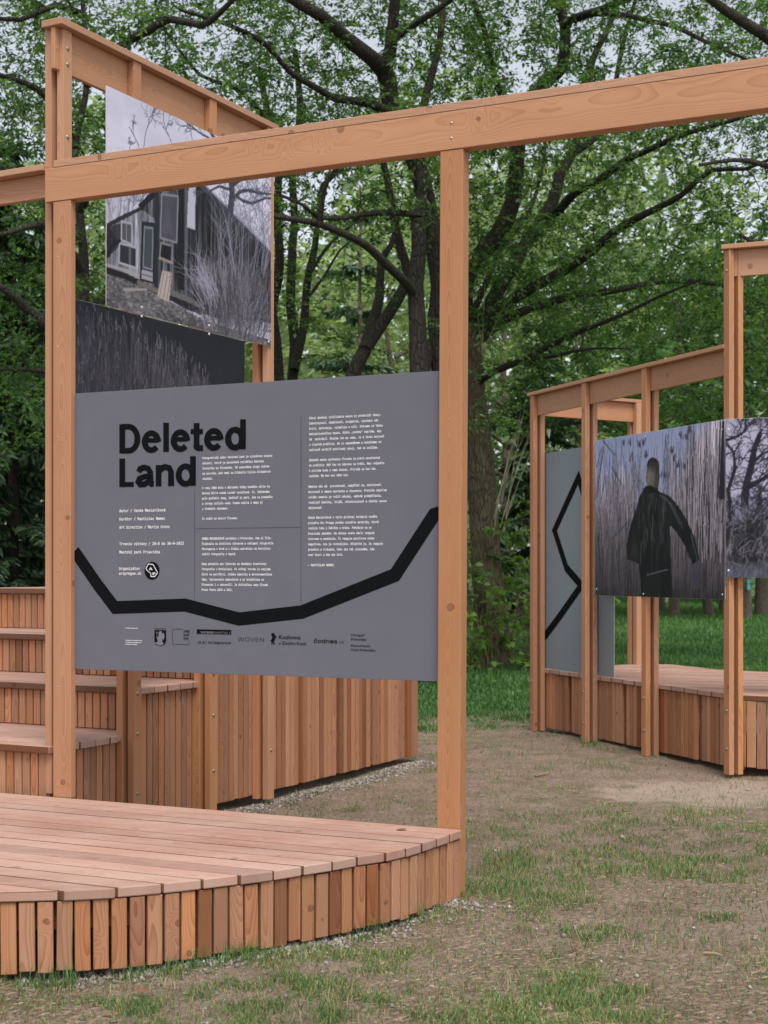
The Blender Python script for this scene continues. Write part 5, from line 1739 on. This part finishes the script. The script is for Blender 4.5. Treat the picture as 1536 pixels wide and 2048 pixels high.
for k, (px, d, h, cr, ln_, tr, lab) in enumerate(row):
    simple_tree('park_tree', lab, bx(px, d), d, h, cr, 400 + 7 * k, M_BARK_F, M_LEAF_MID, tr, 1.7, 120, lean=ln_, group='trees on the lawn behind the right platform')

# distant wood that closes the view
def far_wood():
    r = np.random.default_rng(77)
    n = 90000
    x = r.uniform(-46, 52, n); y = r.uniform(66, 96, n)
    top = 21 + 4 * np.sin(x * 0.21) + 3 * np.sin(x * 0.47 + 1) + 0.10 * (y - 66)
    z = r.uniform(0, 1, n) ** 0.8 * top
    keep = np.sin(x * 0.9 + y * 0.5) + np.sin(z * 1.1 + x * 0.3) + r.normal(0, 0.8, n) > -0.9
    pos = np.stack([x, y, z], -1)[keep]
    m = len(pos)
    ln = r.uniform(0.45, 0.95, m)
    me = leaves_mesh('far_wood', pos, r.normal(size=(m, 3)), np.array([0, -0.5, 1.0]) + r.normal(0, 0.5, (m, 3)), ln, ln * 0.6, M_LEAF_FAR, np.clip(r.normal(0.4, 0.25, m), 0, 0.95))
    o = link('far_wood', me, None)
    tag(o, 'distant mass of pale green woodland behind the park trees', 'woodland', kind='stuff')
far_wood()

# conifers
def conifer(name, label, x, y, h, rad, seed, mat, bark, whorl=0.42, start=0.6, droop=0.25, need=0.16, dens=26, trunk_r=0.16):
    r = np.random.default_rng(seed)
    base = Vector((x, y, -0.02))
    root = thing(name, base, label, 'tree')
    zt = np.linspace(-0.05, h, 14)
    paths = [(np.stack([x + r.normal(0, 0.02, 14), y + r.normal(0, 0.02, 14), zt], -1), np.linspace(trunk_r, 0.02, 14))]
    br = []
    z = start
    while z < h - 0.3:
        L0 = rad * (1 - (z - start) / (h - start)) ** 0.85
        for k in range(r.integers(5, 8)):
            a = r.uniform(0, 2 * math.pi)
            L = L0 * r.uniform(0.75, 1.1) + 0.1
            t = np.linspace(0, 1, 6)
            p = np.stack([x + np.cos(a) * L * t, y + np.sin(a) * L * t, z + L * (0.05 * t - droop * t * t)], -1)
            br.append((p, np.linspace(0.025, 0.006, 6)))
        z += whorl * r.uniform(0.8, 1.2)
    V, Fq = tubes(paths + br, lambda q: 10 if q > 0.08 else 4)
    me = np_mesh('trunk', V - np.array(base), Fq, 4, bark); smooth_me(me)
    t = bpy.data.objects.new('trunk', me); COL.objects.link(t); t.parent = root
    P_, D_ = [], []
    for p, _ in br:
        L = np.linalg.norm(p[-1] - p[0])
        k = int(dens * L) + 6
        s = r.uniform(0.1, 1.0, k)
        q = np.stack([np.interp(s, np.linspace(0, 1, 6), p[:, j]) for j in range(3)], -1)
        d = p[-1] - p[0]; d = d / np.linalg.norm(d)
        P_.append(q); D_.append(np.repeat(d[None], k, 0))
    P_ = np.concatenate(P_); D_ = np.concatenate(D_); n = len(P_)
    side = np.cross(D_, [0, 0, 1.0])
    ld = D_ * 0.5 + side * r.normal(0, 0.8, n)[:, None] + r.normal(0, 0.25, (n, 3)); ld[:, 2] -= 0.35
    ln = r.uniform(need, need * 2.2, n)
    me = leaves_mesh('crown', P_ - np.array(base), ld, np.array([0, 0, 1.0]) + r.normal(0, 0.5, (n, 3)), ln, ln * 0.28, mat, np.clip(r.normal(0.45, 0.25, n), 0, 0.95))
    t = bpy.data.objects.new('crown', me); COL.objects.link(t); t.parent = root
conifer('spruce_tree', 'dark drooping spruce at the left picture edge beside the tall post', bx(25, 31), 31, 11, 2.6, 501, M_NEEDLE, M_BARK, 0.40, 0.7, 0.38, 0.17, 90)
conifer('spruce_tree', 'dark spruce further back behind the tall post', bx(-60, 36), 36, 13, 3.0, 502, M_NEEDLE, M_BARK, 0.42, 0.6, 0.36, 0.18, 80)
conifer('spruce_tree', 'dark spruce half hidden behind the tiered seating and the tall post', bx(110, 38), 38, 12, 2.6, 503, M_NEEDLE, M_BARK, 0.42, 0.8, 0.36, 0.18, 80)
conifer('pine_tree', 'young grey-green pine with whorled tufts above the text board', bx(720, 34), 34, 10.5, 1.5, 504, M_NEEDLE_L, M_BARK_F, 1.15, 4.2, 0.05, 0.16, 75, 0.12)
conifer('spruce_tree', 'dark spruce in the distance right of the mossy trunk', bx(1085, 40), 40, 9, 2.2, 505, M_NEEDLE, M_BARK, 0.45, 0.4, 0.34, 0.20, 70)
for k, px in enumerate((52, 78)):
    d = 44 + 3 * k
    simple_tree('park_tree', ('pale slanting trunk beyond the tiered seating at far left' if k == 0 else 'brown trunk beyond the tiered seating, beside the tall post'), bx(px, d), d, 12, 3.4, 520 + k, M_BARK_F, M_LEAF_MID, 0.17, 2.4, 70, lean=(0.05, 0.0)[k], group='trunks beyond the seating')

# turquoise box on the pale trunk
tb = thing('nest_box', (bx(1497, 48.6), 48.6, 1.05), 'small turquoise box fixed to a pale trunk at the right', 'box')
M_TURQ = plain('turquoise_paint', (0.10, 0.46, 0.50), 0.5, noise=0.05)
for nm_, dims, dz in (('box_body', (0.10, 0.09, 0.17), 0.0), ('box_body', (0.09, 0.09, 0.10), 0.17), ('box_roof', (0.14, 0.12, 0.025), 0.235)):
    o = bpy.data.objects.new(nm_, box_mesh(*dims, M_TURQ, 0.004)); COL.objects.link(o); o.parent = tb; o.location = (0, 0, dz)

# ------------------------------------------------------------------ shrubs round the big trunk
def shrub(label, px, py, w, h, seed, n_stem=16, n_att=60, mat=M_SHRUB, lsz=(0.09, 0.17)):
    r = np.random.default_rng(seed)
    b = ground(px, py)
    paths = []
    for k in range(n_stem):
        a = r.uniform(0, 2 * math.pi); sp_ = r.uniform(0.05, 0.5) * w
        hh = h * r.uniform(0.5, 1.0)
        p0 = np.array([b.x + r.normal(0, 0.12 * w), b.y + r.normal(0, 0.12), -0.02])
        q = [p0 + np.array([math.cos(a) * sp_ * t * t, math.sin(a) * sp_ * t * t * 0.7, hh * t]) + r.normal(0, 0.02, 3) for t in (0, 0.35, 0.7, 1)]
        paths.append(catmull(q, np.linspace(0.008, 0.004, 4), 0.2))
    u = r.uniform(-1, 1, (n_att, 3))
    att = np.array([b.x, b.y, h * 0.52]) + u * np.array([w * 0.5, w * 0.42, h * 0.5])
    att[:, 2] = np.clip(att[:, 2], 0.12, None)
    return make_tree('shrub', label, b, paths, att, seed + 1, M_STEM_G, mat, dict(twig=(0.10, 0.26), per=6, lsz=lsz, wr=0.75, step=0.12, start=0.1, droop=0.4), None, dict(rmax=0.008), 'shrub')
shrub('broad leafy shrub growing round the foot of the mossy trunk', 985, 1345, 1.3, 1.35, 601, 14, 190)
shrub('leafy shrub with yellowish leaves right of the mossy trunk', 1045, 1338, 1.0, 1.9, 602, 12, 170)
shrub('leafy shoots climbing in front of the mossy trunk', 960, 1342, 0.8, 2.3, 603, 9, 130)
shrub('low leafy shrub left of the mossy trunk, beside the right post', 920, 1345, 0.9, 1.6, 604, 9, 110)
shrub('tall thin shrub between the mossy trunk and the right platform', 1062, 1330, 0.8, 2.9, 605, 9, 110)
# long pale shoots from the trunk
ws = thing('shoot_cluster', ground(1005, 1340), 'cluster of long pale bare shoots beside the mossy trunk', 'shoots')
r = np.random.default_rng(620)
for k in range(12):
    px0 = r.uniform(985, 1010) if k < 9 else r.uniform(958, 975)
    py0 = r.uniform(990, 1080) if k < 9 else r.uniform(690, 725)
    dx = r.uniform(15, 90) if k < 9 else r.uniform(-20, 75)
    up_ = r.uniform(160, 330) if k < 9 else r.uniform(70, 150)
    q = [tuple(ray(px0 + dx * t ** 1.2, py0 - up_ * t, D1 - 0.35 - 0.4 * t)) for t in (0, 0.33, 0.66, 1)]
    P_, R_ = catmull(q, [0.007, 0.006, 0.005, 0.003], 0.3)
    V, Fq = tubes([(P_, R_)], lambda q: 5)
    me = np_mesh('shoot', V - np.array(ws.location), Fq, 4, M_STEM)
    o = bpy.data.objects.new('shoot', me); COL.objects.link(o); o.parent = ws

# ------------------------------------------------------------------ grass, straw, gravel
def in_poly(x, y, poly):
    P_ = np.array([(p[0], p[1]) for p in poly])
    m = np.zeros(len(x), bool); j = len(P_) - 1
    for i in range(len(P_)):
        yi, yj, xi, xj = P_[i, 1], P_[j, 1], P_[i, 0], P_[j, 0]
        if yi != yj:
            m ^= ((yi > y) != (yj > y)) & (x < (xj - xi) * (y - yi) / (yj - yi) + xi)
        j = i
    return m
seat_poly = [seat(A0 + 0.0, TB[0]), seat(A0 + 0.0, B_END), seat(A0 - 3, B_END), seat(A0 - 3, TB[0])]
def outside(x, y):
    return ~(in_poly(x, y, deck_outline) | in_poly(x, y, seat_poly) | in_poly(x, y, routl))
def vnoise(x, y, s, seed):
    r = np.random.default_rng(seed)
    g = r.random((64, 64))
    fx, fy = x / s + 1000, y / s + 1000
    ix, iy = np.floor(fx).astype(int), np.floor(fy).astype(int)
    tx, ty = fx - ix, fy - iy
    tx, ty = tx * tx * (3 - 2 * tx), ty * ty * (3 - 2 * ty)
    G = lambda a, b: g[a % 64, b % 64]
    return (G(ix, iy) * (1 - tx) + G(ix + 1, iy) * tx) * (1 - ty) + (G(ix, iy + 1) * (1 - tx) + G(ix + 1, iy + 1) * tx) * ty
def blades(name, x, y, h, w, lean, mat, tone, seed, z0=-0.012):
    r = np.random.default_rng(seed)
    n = len(x)
    a = r.uniform(0, 2 * np.pi, n); f = r.uniform(0, 2 * np.pi, n)
    base = np.stack([x, y, ground_h(x, y) * np.clip((20 - y) / 4, 0, 1) + z0], -1)
    side = np.stack([np.cos(f), np.sin(f), np.zeros(n)], -1) * (w * 0.5)[:, None]
    ld = np.stack([np.cos(a), np.sin(a), np.zeros(n)], -1) * (lean * h)[:, None]
    up = np.zeros((n, 3)); up[:, 2] = h
    mid = base + up * 0.6 + ld * 0.35
    tip = base + up * np.sqrt(np.clip(1 - np.clip(lean, 0, 0.98) ** 2, 0.02, 1))[:, None] + ld
    V = np.stack([base - side, base + side, mid + side * 0.75, tip, mid - side * 0.75], 1).reshape(-1, 3)
    i = np.arange(n)[:, None] * 5
    Fq = np.concatenate([i + np.array([[0, 1, 2, 4]]), ], 0)
    Ft = i + np.array([[4, 2, 3, 3]])
    # quads plus tips as triangles
    me = np_mesh(name, V, np.concatenate([i + np.array([[0, 1, 4]]), i + np.array([[1, 2, 4]]), i + np.array([[4, 2, 3]])], 0), 3, mat, np.concatenate([tone] * 3))
    return me
rg = np.random.default_rng(808)
def sample_near(n, dens_fn, x0=-3.6, x1=5.2, y0=4.3, y1=17.5):
    # more points near the camera where blades show larger
    u = rg.random(n)
    y = 1 / (1 / y0 + u * (1 / y1 - 1 / y0))
    x = rg.uniform(-0.34, 0.34, n) * y * 1.15
    ok = outside(x, y) & (rg.random(n) < dens_fn(x, y))
    return x[ok], y[ok]
def green_d(x, y):
    v = 0.28 * vnoise(x, y, 0.60, 1) + 0.36 * vnoise(x, y, 0.22, 2) + 0.30 * vnoise(x, y, 0.10, 4) + 0.16 * vnoise(x, y, 1.6, 3)
    # barer on the trodden strip before the right platform
    bare = np.exp(-(((x - 2.4) / 1.5) ** 2 + ((y - 10.6) / 0.9) ** 2)) + 0.55 * np.exp(-((y - 12.6 + 0.2 * x) / 1.5) ** 2) + 0.35 * np.exp(-(((x - 0.2) / 1.4) ** 2 + ((y - 5.6) / 0.7) ** 2))
    lush = 0.08 * np.exp(-(((x - 1.5) / 1.6) ** 2 + ((y - 8.2) / 0.9) ** 2))
    v = v - 0.22 * bare + lush
    return np.clip((v - 0.525) * 4.4, 0.09, 0.72)
x, y = sample_near(660000, green_d, y1=18.5)
h_ = rg.uniform(0.014, 0.056, len(x)) * (0.45 + 0.9 * vnoise(x, y, 0.3, 9))
ton = np.clip(rg.normal(0.45, 0.22, len(x)) + 0.35 * (vnoise(x, y, 0.9, 5) - 0.5), 0, 0.95)
ton[rg.random(len(x)) < 0.28] = 1.0
o = link('grass_tufts', blades('grass_tufts', x, y, h_, np.full(len(x), 0.0030), rg.uniform(0.45, 1.0, len(x)), M_GRASS, ton, 1), None)
tag(o, 'thin patchy green grass on the trodden earth', 'grass', kind='stuff')
# tall tufts along the slatted edges
def edge_tufts():
    X, Y, H = [], [], []
    lines = [(inset[i], inset[i + 1]) for i in range(0, 74)] + [(seat(A0 + 0.14, 7.9 + 0.2 * i), seat(A0 + 0.14, 8.1 + 0.2 * i)) for i in range(16)] + [(ep[0] + ED * 0.2 * i + EN * 0.05, ep[0] + ED * (0.2 * i + 0.2) + EN * 0.05) for i in range(17)]
    for a, b in lines:
        if rg.random() < 0.76: continue
        k = rg.integers(14, 60)
        t = rg.random(k)
        px_ = a.x + (b.x - a.x) * t + rg.normal(0, 0.05, k); py_ = a.y + (b.y - a.y) * t - np.abs(rg.normal(0.05, 0.05, k))
        X.append(px_); Y.append(py_); H.append(rg.uniform(0.04, 0.12, k) * rg.uniform(0.6, 1.1))
    X, Y, H = np.concatenate(X), np.concatenate(Y), np.concatenate(H)
    ok = outside(X, Y)
    X, Y, H = X[ok], Y[ok], H[ok]
    ton = np.clip(rg.normal(0.5, 0.22, len(X)), 0, 0.95)
    o = link('edge_grass', blades('edge_grass', X, Y, H, np.full(len(X), 0.0045), rg.uniform(0.15, 0.7, len(X)), M_GRASS, ton, 2), None)
    tag(o, 'longer grass tufts growing along the foot of the slatted skirts', 'grass', kind='stuff')
edge_tufts()
# dry grass lying flat
x, y = sample_near(110000, lambda x, y: np.clip(0.20 + 0.9 * (vnoise(x, y, 0.6, 12) - 0.35), 0.05, 0.8))
n = len(x)
a = rg.uniform(0, 2 * np.pi, n); L = rg.uniform(0.012, 0.048, n)
zb = ground_h(x, y) * np.clip((20 - y) / 4, 0, 1) - 0.008
p0 = np.stack([x, y, zb + rg.uniform(0, 0.006, n)], -1)
d = np.stack([np.cos(a), np.sin(a), rg.uniform(-0.02, 0.16, n)], -1) * L[:, None]
s_ = np.stack([-np.sin(a), np.cos(a), np.zeros(n)], -1) * 0.0008
V = np.stack([p0 - s_, p0 + s_, p0 + d * 0.6 + s_ + np.array([0, 0, 0.003]), p0 + d], 1).reshape(-1, 3)
me = np_mesh('dry_grass', V, np.arange(n * 4).reshape(-1, 4), 4, M_STRAW, np.clip(rg.normal(0.5, 0.25, n), 0, 1))
o = link('dry_grass', me, None)
tag(o, 'loose dry grass stalks scattered over the bare earth', 'dry grass', kind='stuff')
# lawn beyond
n = 300000
u = rg.random(n)
y = 1 / (1 / 13.6 + u * (1 / 70.0 - 1 / 13.6))
x = rg.uniform(-0.36, 0.36, n) * y
ed = y + 2.6 * (vnoise(x, y, 1.7, 21) - 0.5) + 2.2 * (vnoise(x, y, 0.35, 22) - 0.5)
ok = outside(x, y) & (rg.random(n) < np.clip((ed - 14.7) * 0.33, 0, 1))
x, y, ed = x[ok], y[ok], ed[ok]
h_ = rg.uniform(0.05, 0.13, len(x)) * (1 + 0.012 * (y - 15)) * np.clip((ed - 13.8) / 6.0, 0.14, 1)
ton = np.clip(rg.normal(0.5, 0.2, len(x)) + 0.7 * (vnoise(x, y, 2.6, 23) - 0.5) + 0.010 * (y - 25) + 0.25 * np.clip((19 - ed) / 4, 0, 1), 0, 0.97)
o = link('lawn_grass', blades('lawn_grass', x, y, h_, 0.006 + 0.0004 * y, rg.uniform(0.2, 0.8, len(x)), M_LAWN, ton, 3), None)
tag(o, 'longer green lawn grass beyond the passage', 'grass', kind='stuff')

# gravel along the skirts
def gravel():
    X, Y = [], []
    def strip(a, b, out, w, k):
        t = rg.random(k); q = np.abs(rg.normal(0, w, k)) - 0.10
        X.append(a.x + (b.x - a.x) * t + out.x * q); Y.append(a.y + (b.y - a.y) * t + out.y * q)
    for i in range(0, 74):
        a, b = inset[i], inset[i + 1]
        t = (b - a).normalized(); o_ = Vector((t.y, -t.x))
        if o_.dot(Vector((-1.6, 7.6)) - a) > 0: o_ = -o_
        strip(a, b, o_, 0.10, 42)
    strip(inset[0], inset[3], Vector((0.8, -0.5)).normalized(), 0.22, 260)
    for i in range(17):
        strip(seat(A0 + 0.12, 7.8 + 0.2 * i), seat(A0 + 0.12, 8.0 + 0.2 * i), SD, 0.13, 150)
    X, Y = np.concatenate(X), np.concatenate(Y)
    k = 900                                       # stray stones
    u = rg.random(k); ys = 1 / (1 / 4.4 + u * (1 / 15.0 - 1 / 4.4)); xs = rg.uniform(-0.34, 0.34, k) * ys
    ok = outside(xs, ys)
    X, Y = np.concatenate([X, xs[ok]]), np.concatenate([Y, ys[ok]])
    n = len(X)
    S = rg.uniform(0.004, 0.012, n) * rg.choice([0.8, 1.0, 1.5], n)
    oct_ = np.array([(1, 0, 0), (0, 1, 0), (-1, 0, 0), (0, -1, 0), (0, 0, 0.75), (0, 0, -0.75)], float)
    sh = oct_[None] * S[:, None, None] * rg.uniform(0.65, 1.25, (n, 6, 1))
    a = rg.uniform(0, 2 * np.pi, n); ca, sa = np.cos(a)[:, None], np.sin(a)[:, None]
    vx = sh[..., 0] * ca - sh[..., 1] * sa; vy = sh[..., 0] * sa + sh[..., 1] * ca
    zb = ground_h(X, Y) * np.clip((20 - Y) / 4, 0, 1) - 0.012
    V = np.stack([vx + X[:, None], vy + Y[:, None], sh[..., 2] + zb[:, None] + S[:, None] * 0.3], -1).reshape(-1, 3)
    fc = np.array([(0, 1, 4), (1, 2, 4), (2, 3, 4), (3, 0, 4), (1, 0, 5), (2, 1, 5), (3, 2, 5), (0, 3, 5)])
    Ff = (np.arange(n)[:, None, None] * 6 + fc[None]).reshape(-1, 3)
    me = np_mesh('gravel', V, Ff, 3, M_STONE, np.repeat(np.clip(rg.normal(0.55, 0.25, n), 0, 1), 8))
    o = link('gravel', me, None)
    tag(o, 'pale gravel scattered along the foot of the timber platforms', 'gravel', kind='stuff')
gravel()

# fallen leaves and twigs
def dry_leaf(p, ang, L, label):
    bm = bmesh.new()
    n = 7
    lft, rgt, mid = [], [], []
    for i in range(n):
        t = i / (n - 1)
        w = L * 0.28 * math.sin(math.pi * min(1, t * 0.95 + 0.03)) ** 0.8
        zc_ = 0.22 * L * (t - 0.5) ** 2
        mid.append(bm.verts.new((L * (t - 0.5), 0, zc_)))
        lft.append(bm.verts.new((L * (t - 0.5), w, zc_ + w * 0.35)))
        rgt.append(bm.verts.new((L * (t - 0.5), -w, zc_ + w * 0.25)))
    for i in range(n - 1):
        bm.faces.new((mid[i], mid[i + 1], lft[i + 1], lft[i])); bm.faces.new((rgt[i], rgt[i + 1], mid[i + 1], mid[i]))
    me = bpy.data.meshes.new('fallen_leaf'); bm.to_mesh(me); bm.free(); me.materials.append(M_DRYLEAF)
    o = bpy.data.objects.new('fallen_leaf', me); COL.objects.link(o)
    o.location = p; o.rotation_euler = (0.05, -0.04, ang)
    tag(o, label, 'leaf')
dry_leaf(ground(803, 1661, DECK_H) + Vector((0, 0, 0.002)), 0.3, 0.055, 'small dry brown leaf lying on the curved deck near the right post')
dry_leaf(ground(285, 1981) + Vector((0, 0, -0.004)), 0.2, 0.06, 'curled brown leaf on the earth below the curved deck front')
dry_leaf(ground(1528, 1805) + Vector((0, 0, -0.004)), 0.4, 0.07, 'orange-brown dry leaf on the earth at the right picture edge')
def twig_obj(a, b, r0, label):
    a, b = Vector(a), Vector(b)
    mid = (a + b) / 2 + Vector((0.01, 0.008, 0.003))
    P_, R_ = catmull([tuple(a), tuple(mid), tuple(b)], [r0, r0, r0 * 0.6], 0.03)
    V, Fq = tubes([(P_ - np.array(a), R_)], lambda q: 6)
    o = link('fallen_twig', np_mesh('fallen_twig', V, Fq, 4, M_TWIG), None)
    o.location = a
    tag(o, label, 'twig')
up_ = Vector((0, 0, 0.004))
twig_obj(ground(1407, 1908) + up_, ground(1446, 1915) + up_, 0.007, 'short pale twig lying on the earth at lower right')
twig_obj(ground(1502, 1950) + up_, ground(1533, 1943) + up_, 0.006, 'small bare twig at the lower right picture edge')
twig_obj(ground(1070, 1553) + up_, ground(1098, 1548) + up_, 0.008, 'pale wood splinter on the bare strip before the right platform')
